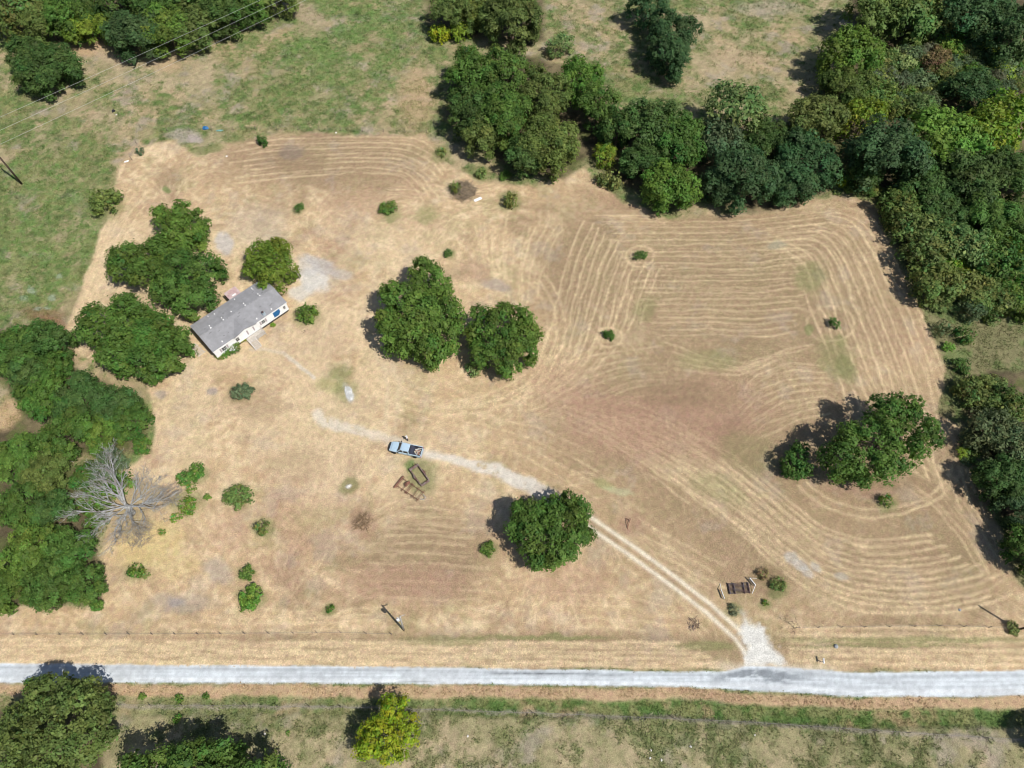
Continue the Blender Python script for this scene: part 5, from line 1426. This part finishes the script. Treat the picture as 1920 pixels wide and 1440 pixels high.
loft([[(2.72, -.96, .44), (2.72, .96, .44), (2.72, .96, .70), (2.72, -.96, .70)], [(2.98, -.62, .44), (2.98, .62, .44), (2.98, .62, .70), (2.98, -.62, .70)]]).build('front_bumper', M_TRIM, truck)
MB().box(2.80, 2.93, -.55, .55, .705, .92).build('grille', M_TRIM, truck)
MB().box(-2.8, 2.6, -.5, .5, .28, .415).build('chassis', M_TRIM, truck)
M_BOARD = [mat('scrap_board', (.55, .47, .34), .8, var=.2), mat('scrap_grey', (.45, .43, .38), .8, var=.2), mat('scrap_red', (.28, .10, .07), .8, var=.2), mat('scrap_pale', (.62, .60, .54), .7, var=.1)]
rp = random.Random(12)
tm = Matrix.Translation((tc_.x, tc_.y, 0)) @ Matrix.Rotation(math.atan2(tv.y, tv.x), 4, 'Z')
for k in range(13):
    x, y, a = -2.2 + rp.uniform(-.28, .28), rp.uniform(-.42, .42), rp.uniform(-.9, .9) + (1.57 if k % 3 == 0 else 0)
    Lb = rp.uniform(.35, .6) if k % 3 else rp.uniform(.3, .45)
    o = MB().box(-Lb, Lb, -.06, .06, -.018, .018).build('scrap_board', M_BOARD[k % 4])
    o.matrix_world = tm @ Matrix.Translation((x, y, .63 + .038 * k)) @ Matrix.Rotation(a, 4, 'Z')
    if k % 4 == 2: tag(o, 'dark red scrap board lying across the load in the pickup bed', 'board', 'scrap boards in the pickup bed')
    else: tag(o, ('tan scrap board', 'grey scrap board', '', 'whitish scrap board')[k % 4] + (' lying crosswise' if k % 3 == 0 else ' lying lengthwise') + ' in the jumbled load of the pickup bed', 'board', 'scrap boards in the pickup bed')

# ------------------------------------------------------------------ the person beside it
def skin_body(name, verts, edges, radii, m, parent, root=0, sub=2):
    me = bpy.data.meshes.new(name)
    me.from_pydata([tuple(v) for v in verts], edges, [])
    me.materials.append(m)
    o = bpy.data.objects.new(name, me)
    link(o, parent)
    sk = o.modifiers.new('skin', 'SKIN'); sk.use_smooth_shade = True
    me.skin_vertices.new() if not me.skin_vertices else None
    for i, r in enumerate(radii):
        me.skin_vertices[0].data[i].radius = (r, r) if not isinstance(r, tuple) else r
        me.skin_vertices[0].data[i].use_root = (i == root)
    sm = o.modifiers.new('subdivision', 'SUBSURF'); sm.levels = sub; sm.render_levels = sub
    return o
M_SKIN = mat('skin', (.42, .25, .18), .6, var=.06)
M_SHIRT = mat('white_shirt', (.78, .79, .82), .85, var=.04)
M_JEAN = mat('dark_trousers', (.05, .06, .09), .9, var=.15)
M_HAIR = mat('brown_hair', (.07, .045, .03), .8)
c = P(764.6, 825.2)
person = thing('person', 'person in a white shirt and white cap standing beside the blue pickup', 'person', (c.x, c.y, 0), math.atan2(tv.y, tv.x) - 1.2)
V_ = [(0, 0, .98), (0, .01, 1.12), (0, .02, 1.28), (0, .02, 1.42), (0, .02, 1.50), (0, .03, 1.58), (0, .04, 1.68), (0, .03, 1.75),
      (.10, 0, .92), (.12, .02, .52), (.12, -.02, .10), (.13, .12, .05), (-.10, 0, .92), (-.13, .05, .52), (-.14, -.04, .10), (-.15, .10, .05),
      (.17, .02, 1.42), (.25, .02, 1.18), (.24, .16, .98), (.23, .22, .93), (-.17, .02, 1.42), (-.26, .06, 1.19), (-.22, .24, 1.05), (-.21, .30, 1.01)]
E0 = [(0, 1), (1, 2), (2, 3), (3, 4), (4, 5), (5, 6), (6, 7), (0, 8), (8, 9), (9, 10), (10, 11), (0, 12), (12, 13), (13, 14), (14, 15), (3, 16), (16, 17), (17, 18), (18, 19), (3, 20), (20, 21), (21, 22), (22, 23)]
R0 = [(.15, .11), (.15, .11), (.17, .12), (.13, .09), .055, .075, .098, .06, .09, .062, .045, .04, .09, .062, .045, .04, .065, .048, .035, .03, .065, .048, .035, .03]
for side, w, z in ((1, V_[19], .93), (-1, V_[23], 1.01)):         # fingers, rooted in the palm
    wi = 19 if side > 0 else 23
    for k, L_ in enumerate((.075, .085, .08, .065)):
        i = len(V_)
        bx = w[0] + (-.03 + .02 * k) * side
        V_ += [(bx, w[1] + .045, z - .01), (bx, w[1] + .045 + L_ * .6, z - .03), (bx, w[1] + .045 + L_ * .85, z - .065)]
        E0 += [(wi, i), (i, i + 1), (i + 1, i + 2)]; R0 += [.010, .009, .008]
    i = len(V_)
    V_ += [(w[0] - .045 * side, w[1] + .02, z), (w[0] - .07 * side, w[1] + .06, z - .02)]
    E0 += [(wi, i), (i, i + 1)]; R0 += [.011, .009]
skin_body('body', V_, E0, R0, M_SKIN, person)
skin_body('shirt', [(0, 0, .96), (0, .01, 1.12), (0, .02, 1.28), (0, .02, 1.42), (0, .02, 1.475), (.17, .02, 1.43), (.24, .02, 1.22), (-.17, .02, 1.43), (-.25, .05, 1.22)],
          [(0, 1), (1, 2), (2, 3), (3, 4), (3, 5), (5, 6), (3, 7), (7, 8)], [(.20, .15), (.19, .145), (.21, .155), (.18, .13), .08, .10, .082, .10, .082], M_SHIRT, person)
skin_body('trousers', [(0, 0, 1.0), (0, 0, .95), (.10, 0, .90), (.12, .02, .52), (.12, -.02, .12), (-.10, 0, .90), (-.13, .05, .52), (-.14, -.04, .12)],
          [(0, 1), (1, 2), (2, 3), (3, 4), (1, 5), (5, 6), (6, 7)], [(.17, .13), (.17, .13), .112, .082, .068, .112, .082, .068], M_JEAN, person)
MB().lathe([(.085, -.03), (.108, .0), (.104, .035)], 12, (0, .03, 1.665)).build('hair', M_HAIR, person, smooth=True)
cap = MB().lathe([(.112, .03), (.116, .06), (.09, .12), (.03, .145)], 12, (0, .03, 1.67))
cap.box(-.08, .08, .12, .24, 1.695, 1.71)
cap.build('cap', M_SHIRT, person)
fm = MB()
for s in (-1, 1):
    fm.lathe([(.004, -.012), (.013, 0), (.004, .012)], 6, (.035 * s, .135, 1.675))
fm.build('eye', M_HAIR, person)
MB().add([(-.015, .125, 1.635), (.015, .125, 1.635), (0, .165, 1.64), (0, .13, 1.68)], [(0, 1, 2), (0, 2, 3), (1, 3, 2), (0, 3, 1)]).build('nose', M_SKIN, person)
for s in (-1, 1):
    MB().bar((.12 * s + (.0 if s > 0 else -.02), -.08, .045), (.14 * s, .17, .04), .10, .09).build('shoe', M_TRIM, person, .02)

# ------------------------------------------------------------------ rusty implements
pa, pb = P(750, 904, .5), P(789, 930, .5)
ang = math.atan2(pb.y - pa.y, pb.x - pa.x)
c = (pa + pb) / 2
hr = thing('harrow_frame', 'rusty farm implement frame of long beams and cross bars lying in the dry grass', 'farm implement', (c.x, c.y, 0), ang)
hl = (pb - pa).length / 2
hw = .78
for s in (-1, 1):
    MB().box(-hl - .05, hl + .25, s * hw - .04, s * hw + .04, .44, .52).build('beam', M_RUST, hr)
for k, x in enumerate((-hl + .15, -hl + 1.25, -hl + 2.0, -hl + 2.25, hl - 1.05, hl - .05)):
    MB().box(x - .03, x + .03, -hw - .45, hw + .40, .525, .60).build('cross_bar', M_RUST, hr)
MB().lathe([(.12, -1.35), (.16, -1.33), (.16, 1.25), (.12, 1.27)], 10, (-hl - .28, 0, .32), 'Y').build('roller', M_RUST, hr)
for s in (-1, 1):
    MB().bar((-hl - .28, s * 1.1, .32), (-hl + .2, s * hw, .47), .06, .08).build('arm', M_RUST, hr)
for k, x in enumerate(np.linspace(-hl + .3, hl - .1, 7)):
    for s in (-1, 1):
        MB().tube([(x, s * hw, .42), (x + .1, s * (hw + .18), .30), (x - .05, s * (hw + .30), .02)], [.035, .03, .02], 5).build('tine', M_RUST, hr)
for x0 in (-hl + 1.15,):
    MB().add([(x0 - .3, .1, .61), (x0 + .35, -.2, .61), (x0 + .45, .9, .62), (x0 + .1, 1.1, .62), (x0, .5, 1.05), (x0 + .2, .4, 1.0)],
             [(0, 1, 2, 3), (0, 4, 5, 1), (1, 5, 2), (2, 5, 4, 3), (3, 4, 0)]).build('hitch_mount', M_RUST, hr)
MB().tube([(hl + .2, -.45, .47), (hl + .75, -.30, .5), (hl + .9, 0, .5), (hl + .75, .30, .5), (hl + .2, .45, .47)], [.05] * 5, 6).build('hitch_loop', M_STEEL, hr)
for s in (-1, 1):
    MB().lathe([(.06, -.06), (.20, -.05), (.20, .05), (.06, .06)], 12, (-.3, s * (hw + .12), .22), 'Y').build('gauge_wheel', M_RUST, hr)

q = [P(700 + x / 9.6, 800 + y / 9.6, .5) for x, y in ((735, 735), (925, 1000))]
c = P(700 + 825 / 9.6, 800 + 865 / 9.6, .4)
ang = math.atan2(q[1].y - q[0].y, q[1].x - q[0].x)
bx = thing('rusty_bed', 'rusty open metal bed shell without a floor standing in a ring of green weeds', 'scrap metal', (c.x, c.y, 0), ang)
bl, bw = (q[1] - q[0]).length / 2 + .15, .82
for s in (-1, 1):
    sd2 = MB().box(-bl, bl, s * bw - .05, s * bw + .05, .06, .66)
    sd2.box(-bl, bl, s * bw - .10, s * bw + .10, .66, .71)
    sd2.build('side_wall', M_RUSTG, bx)
    n = 9
    fp = [(-.62 + 1.24 * k / (n - 1), .25 * math.sin(math.pi * k / (n - 1)) ** .6 * 1.0) for k in range(n)]
    fd_ = MB().tube([(x, s * (bw + .16), .25 + .30 * math.sin(math.pi * k / (n - 1))) for k, (x, _) in enumerate(fp)], [.05 + .11 * math.sin(math.pi * k / (n - 1)) for k in range(n)], 8)
    fd_.build('fender', M_RUSTG, bx, smooth=True)
MB().box(-bl - .05, -bl + .42, -bw + .055, bw - .055, .46, .58).build('front_panel', M_RUSTG, bx)
MB().box(bl - .08, bl + .34, -bw - .02, bw + .02, .50, .60).build('rear_panel', M_RUSTG, bx)
MB().box(-bl + .40, bl - .06, -bw + .055, -bw + .16, .20, .30).build('rail', M_RUST, bx)
MB().box(-bl + .40, bl - .06, bw - .16, bw - .055, .20, .30).build('rail', M_RUST, bx)
MB().tube([(-bl - .05, .2, .5), (-bl - .25, .35, .95), (-bl - .1, .5, 1.0)], [.04, .035, .02], 5).build('bent_rod', M_RUST, bx)
MB().tube([(.1, bw + .2, .45), (.2, bw + .45, .75), (.45, bw + .5, .6)], [.05, .05, .03], 5).build('bracket', M_RUST, bx)

c = P(1178, 979)
bent = MB()
A_, B_, C_, D_ = [P(1140 + x / 24, 960 + y / 24, .25) - c for x, y in ((830, 290), (885, 700), (980, 380), (1035, 275))]
for p_, q_ in ((A_, B_), (A_, C_), (C_, D_), (C_, B_)):
    bent.tube([p_, (p_ + q_) / 2 + Vector((0, 0, .08)), q_], [.055, .05, .045], 6)
bent.tube([B_, B_ + Vector((.02, -.2, -.25))], [.06, .05], 6)
o = bent.build('bent_frame', M_RUST); o.location = (c.x, c.y, 0)
tag(o, 'small bent rusty metal triangle in the brown grass right of the drive', 'scrap metal')

# ------------------------------------------------------------------ cattle guard with wing panels
def zq(x, y, z=0): return P(1320 + x / 12, 1050 + y / 12, z)
g = [zq(525, 520, .25), zq(1000, 525, .25), zq(1060, 720, .25), zq(580, 770, .25)]
c = sum(g, Vector()) / 4
ex = (g[1] + g[2] - g[0] - g[3]); ang = math.atan2(ex.y, ex.x)
cg = thing('cattle_guard', 'rusted cattle guard grid with white wing panels beside the gravel entrance', 'cattle guard', (c.x, c.y, 0), ang)
gl_, gw_ = ex.length / 4, ((g[0] + g[1]) - (g[2] + g[3])).length / 4
for k in range(9):
    y = -gw_ + 2 * gw_ * k / 8
    MB().box(-gl_ - .08 + .1 * (k % 2), gl_ + .1 - .12 * (k % 3), y - .03, y + .03, .17, .28).build('rail', M_IRON, cg)
for x in (-gl_ + .12, -gl_ + .95, gl_ - .95, gl_ - .15):
    MB().box(x - .07, x + .07, -gw_ - .1, gw_ + .1, .285, .36).build('beam', M_IRON, cg)
    MB().box(x - .09, x + .09, -gw_ - .05, gw_ + .05, -.05, .165).build('sleeper', M_IRON, cg)
def to_l(p):
    return Matrix.Rotation(-ang, 4, 'Z') @ (p - c)
# left wing: slender white panel
a, b = to_l(zq(395, 655, .95)), to_l(zq(470, 855, .95))
MB().tube([a, b], [.06, .06], 6).build('wing_rail', M_WHITE, cg)
pA = to_l(zq(365, 505, .15)); MB().tube([pA, a], [.05, .05], 6).build('wing_rail', M_WHITE, cg)
for t in (0.0, .5, 1.0):
    p_ = a.lerp(b, t); MB().tube([(p_.x, p_.y, -.1), (p_.x, p_.y, p_.z - .06)], [.045, .045], 6).build('wing_post', M_STEEL, cg)
MB().box(0, (b - a).length, -.012, .012, -.45, -.07, Matrix.Translation(a) @ Matrix.Rotation(math.atan2((b - a).y, (b - a).x), 4, 'Z')).build('wing_panel', M_STEEL, cg)
# right wing: grey panel with white top edge
a, b = to_l(zq(1040, 395, 1.2)), to_l(zq(1170, 550, 1.2))
MB().tube([a, b], [.07, .07], 6).build('wing_rail', M_WHITE, cg)
MB().box(0, (b - a).length, -.02, .02, -.75, -.08, Matrix.Translation(a) @ Matrix.Rotation(math.atan2((b - a).y, (b - a).x), 4, 'Z')).build('wing_panel', M_STEEL, cg)
for t in (0.02, .98):
    p_ = a.lerp(b, t); MB().tube([(p_.x, p_.y, -.1), (p_.x, p_.y, p_.z - .08)], [.05, .05], 6).build('wing_post', M_STEEL, cg)
e_ = to_l(zq(1085, 770, .1)); MB().tube([b, e_], [.05, .04], 6).build('wing_rail', M_WHITE, cg)
e_ = to_l(zq(1200, 405, .6)); MB().tube([a, e_], [.04, .03], 6).build('wing_rail', M_STONE, cg)

# ------------------------------------------------------------------ mailbox by the road
c = P(1539.2, 1241.6)
mbx = thing('mailbox', 'white mailbox on a post at the road edge right of the gravel entrance', 'mailbox', (c.x, c.y, 0), math.radians(-8))
MB().box(-.05, .05, -.05, .05, -.2, 1.0).build('post', M_GREYWOOD, mbx)
pr = [(.11 * math.cos(a), .11 * math.sin(a)) for a in np.linspace(0, math.pi, 9)]
secs = [[(x, y, 1.03)] and [(.11, y, 1.01), *[(px_, y, 1.15 + pz) for px_, pz in pr], (-.11, y, 1.01)] for y in (-.30, .42)]
loft(secs).build('box', M_WHITE, mbx)
MB().box(-.105, .105, -.325, -.305, 1.02, 1.24).build('door', M_WHITE, mbx)
MB().box(.115, .135, .05, .30, 1.14, 1.20).build('flag', M_TAIL, mbx)
MB().box(-.08, .08, -.15, .30, .995, 1.008).build('bracket', M_STEEL, mbx)
o = MB().lathe([(.16, -.05), (.32, 0), (.36, .12), (.26, .30), (.08, .38)], 9).build('grey_stone', M_GSTONE, None, smooth=True)
o.location = P(1567, 1212); tag(o, 'blue grey stone in the mown verge above the mailbox', 'stone')

# ------------------------------------------------------------------ utility poles and lines
c = P(756.8, 1181.5)
up = thing('utility_pole', 'grey wooden utility pole with a pale transformer near the road fence', 'utility pole', (c.x, c.y, 0))
lean = Vector((.45, .65, 0)); PH = 7.8
MB().tube([(0, 0, -.3), lean * .5 + Vector((0, 0, PH / 2)), lean + Vector((0, 0, PH))], [.17, .145, .115], 10).build('pole', M_POLE, up, smooth=True)
tz = PH - 1.6
o_ = lean * (tz / PH)
tr_ = MB().lathe([(.20, -.48), (.24, -.46), (.24, .40), (.22, .44), (.10, .50)], 14, (o_.x - .42, o_.y - .05, tz)).build('transformer', M_TANK, up, smooth=False)
for s in (-.1, .1):
    MB().lathe([(.04, .48), (.055, .54), (.035, .58), (.055, .62), (.03, .72)], 8, (o_.x - .42 + s, o_.y - .05, tz)).build('bushing', M_CERAM, tr_)
MB().box(o_.x - .20, o_.x - .05, o_.y - .07, o_.y + .07, tz - .3, tz + .3).build('bracket', M_STEEL, up)
MB().bar(lean + Vector((-.15, -.05, PH - .35)), lean + Vector((.75, .3, PH - .30)), .09, .10).build('crossarm', M_POLE, up)
for v_ in ((0, 0, PH + .02), (.7, .28, PH - .22)):
    MB().lathe([(.03, 0), (.06, .05), (.04, .09), (.06, .13), (.02, .20)], 8, lean + Vector(v_)).build('insulator', M_CERAM, up)
MB().box(o_.x * .5 - .28, o_.x * .5 - .1, o_.y * .5 - .09, o_.y * .5 + .05, 1.5, 2.0).build('meter_box', M_STEEL, up)
c2 = P(1908, 1181)
up2 = thing('utility_pole', 'dark utility pole at the right edge whose thin shadow crosses the rows', 'utility pole', (c2.x, c2.y, 0))
MB().tube([(0, 0, -.3), (0, 0, 4.5), (.02, 0, 9.2)], [.16, .14, .11], 10).build('pole', M_POLE_D, up2, smooth=True)
MB().lathe([(.03, 0), (.06, .05), (.04, .09), (.06, .13), (.02, .20)], 8, (0.02, 0, 9.2)).build('insulator', M_CERAM, up2)
MB().bar((-.05, -.3, 8.7), (-.05, .3, 8.7), .08, .09).build('crossarm', M_POLE_D, up2)
c3 = P(41, 345)
up3 = thing('utility_pole', 'dark brown utility pole at the left edge, its top outside the picture', 'utility pole', (c3.x, c3.y, 0))
PZ = 11.0
MB().tube([(0, 0, -.3), (0, 0, PZ / 2), (0, 0, PZ + .3)], [.22, .19, .15], 10).build('pole', M_POLE_D, up3, smooth=True)
la = [P(0, 220, PZ), P(0, 245, PZ), P(0, 271.5, PZ)]
lb = [P(480, 0, PZ), P(521, 0, PZ), P(566, 0, PZ)]
tp = Vector((c3.x, c3.y, PZ))
wd_ = []
for a, b in zip(la, lb):
    d_ = (b - a).normalized()
    t_ = (tp - a).dot(d_)
    wd_.append((a + d_ * t_, d_))
d_ = wd_[1][1]; nrm_ = Vector((-d_.y, d_.x, 0))
offs = [(w[0] - tp).dot(nrm_) for w in wd_]
mid = sum(offs) / 3
MB().bar(nrm_ * (min(offs) - .3) + Vector((0, 0, PZ - .15)), nrm_ * (max(offs) + .3) + Vector((0, 0, PZ - .15)), .12, .14).build('crossarm', M_POLE_D, up3)
for i, o_ in enumerate(offs):
    MB().lathe([(.03, -.06), (.07, 0), (.04, .05), (.07, .09), (.02, .16)], 8, nrm_ * o_ + Vector((0, 0, PZ))).build('insulator', M_CERAM, up3)
names3 = ['uppermost of the three power lines crossing the top left corner', 'middle of the three power lines crossing the top left corner', 'lowest of the three power lines crossing the top left corner']
for i, (w, dd_) in enumerate(wd_):
    L_ = 140
    pts = [w + dd_ * (L_ * k / 14) + Vector((0, 0, .12 - 2.2 * 4 * (k / 14) * (1 - k / 14) * .25)) for k in range(15)]
    tag(MB().tube(pts, [.018] * 15, 5).build('power_line', M_WIRE), names3[i], 'power line', 'power lines')
far = wd_[1][0] + wd_[1][1] * 140
up4 = thing('utility_pole', 'dark brown utility pole carrying the three lines beyond the top edge', 'utility pole', (far.x, far.y, 0))
MB().tube([(0, 0, -.3), (0, 0, PZ / 2), (0, 0, PZ + .1)], [.22, .19, .15], 10).build('pole', M_POLE_D, up4, smooth=True)
MB().bar(nrm_ * (min(offs) - .3 - mid) + Vector((0, 0, PZ - .15)), nrm_ * (max(offs) + .3 - mid) + Vector((0, 0, PZ - .15)), .12, .14).build('crossarm', M_POLE_D, up4)

# ------------------------------------------------------------------ wire fences
def fence(label, pts, step, hgt, post_m, wires, seed, skip=0.0):
    rs = random.Random(seed)
    q = [P(x, y) for x, y in pts]
    t = thing('wire_fence', label, 'fence', q[0])
    tops = []
    for a, b in zip(q[:-1], q[1:]):
        L_ = (b - a).length; n = max(1, int(L_ / step))
        for k in range(n):
            p_ = a.lerp(b, k / n) - q[0]
            tops.append((p_, Vector((rs.uniform(-.12, .12), rs.uniform(-.12, .12), hgt * rs.uniform(.9, 1.08)))))
    tops.append((q[-1] - q[0], Vector((0, 0, hgt))))
    me = MB().tube([(0, 0, -.25), (0, 0, hgt * .5), (.02, 0, hgt)], [.06, .055, .05], 6).mesh('post', post_m)
    for p_, l_ in tops:
        o = link(bpy.data.objects.new('post', me), t)
        o.location = p_
        o.rotation_euler = (l_.y * .6, l_.x * .6, rs.uniform(0, 6))
        o.scale = (1, 1, l_.z / hgt)
    for w in range(wires):
        z = hgt * (.92 - .3 * w)
        MB().tube([p_ + Vector((0, 0, z + .03 * math.sin(i * 2.1))) for i, (p_, l_) in enumerate(tops)], [.007] * len(tops), 4).build('wire', M_BARB, t)
fence('low wire fence between the lower left field and the roadside verge', [(-60, 1190), (200, 1190), (415, 1189), (640, 1187), (735, 1190)], 3.6, 1.05, M_POST, 3, 1)
fence('low wire fence along the rows at the lower right above the road', [(1490, 1178), (1620, 1176), (1760, 1174), (1900, 1178), (1990, 1178)], 3.4, 1.05, M_POST, 3, 2)
fence('overgrown wire fence running below the road ditch', [(222, 1322), (640, 1326), (1000, 1337), (1400, 1354), (1700, 1374), (1990, 1392)], 4.6, 1.1, M_POST, 3, 3)
fence('old wire fence at the upper edge of the mown field', [(248, 300), (264, 240), (315, 246), (480, 244), (640, 246), (800, 250)], 5.0, 1.25, M_POST, 3, 4)

# ------------------------------------------------------------------ odds and ends lying about
def lump(name, label, cat, px, py, rx, ry, h, m, rz=0, seed=1):
    rs = random.Random(seed)
    bm = bmesh.new(); bmesh.ops.create_icosphere(bm, subdivisions=2, radius=1)
    for v in bm.verts:
        k = 1 + rs.uniform(-.22, .22)
        v.co = Vector((v.co.x * rx * k, v.co.y * ry * k, max(v.co.z * h * k, -.05)))
    me = bpy.data.meshes.new(name); bm.to_mesh(me); bm.free(); me.materials.append(m)
    o = link(bpy.data.objects.new(name, me)); o.location = P(px, py); o.rotation_euler.z = rz
    return tag(o, label, cat)
lump('blue_tarp_heap', 'dark blue tarp heap on the upper fence line', 'tarp', 385, 241, .75, .5, .5, M_BLUE, .1, 1)
lump('teal_sheet', 'crumpled pale teal sheet right of the blue tarp heap', 'tarp', 412, 245, .9, .25, .2, mat('teal_sheet', (.16, .33, .31), .7), .05, 2)
lump('white_scrap', 'white scrap at the upper left corner of the mown field', 'litter', 237, 303, .55, .2, .2, M_WHITE, .5, 3)
lump('white_scrap', 'white speck on the tan soil below the upper fence', 'litter', 425, 293, .22, .18, .15, M_WHITE, 0, 4)
lump('white_scrap', 'small white scrap on the fence line above the field rows', 'litter', 630, 249, .2, .16, .15, M_WHITE, 0, 5)
lump('scrap_heap', 'small dark scrap with pale bits on the grass below the power lines', 'litter', 213, 209, .45, .3, .5, M_TRIM, .8, 6)
lump('white_scrap', 'pale bit touching the small dark scrap below the power lines', 'litter', 218, 215, .25, .2, .15, M_STONE, .8, 7)
lump('pale_stone', 'pale stone on the green patch left of the implements', 'stone', 653, 912, .45, .25, .22, M_STONE, .5, 8)
lump('dark_stone', 'dark stone in the rows left of the right pole shadow', 'stone', 1799, 1144, .28, .22, .3, M_GSTONE, 0, 9)
for i, (x, y, lab) in enumerate([(1220, 1407, 'upper of the white stones in the bottom pasture'), (1219, 1421, 'lower left of the white stones in the bottom pasture'), (1240, 1425, 'lower right of the white stones in the bottom pasture'),
                                 (1295, 1400, 'white stone right of the group in the bottom pasture'), (877, 1380, 'white stone right of the yellow green tree'), (497, 1376, 'white stone in the lower left pasture'), (1415, 1378, 'white stone below the old fence in the pasture')]):
    lump('white_stone', lab, 'stone', x, y, .2, .16, .15, M_STONE, i, 20 + i)
c = P(896, 374)
o = MB().box(-.9, .9, -.35, .35, .02, .07).build('white_board', M_WHITE); o.location = c; o.rotation_euler = (0.05, -.04, .5)
tag(o, 'white board lying at the right end of the grey brush heap', 'board')
lump('stone_rubble', 'pale grey strip of rubble in the grass between house and drive', 'rubble', 655, 738, .65, 1.9, .16, mat('pale_rubble', (.55, .55, .54), .95, scale=2.5, var=.3, dirt=(.32, .33, .30), dirt_amt=.7, bump=.6), math.radians(25), 40)
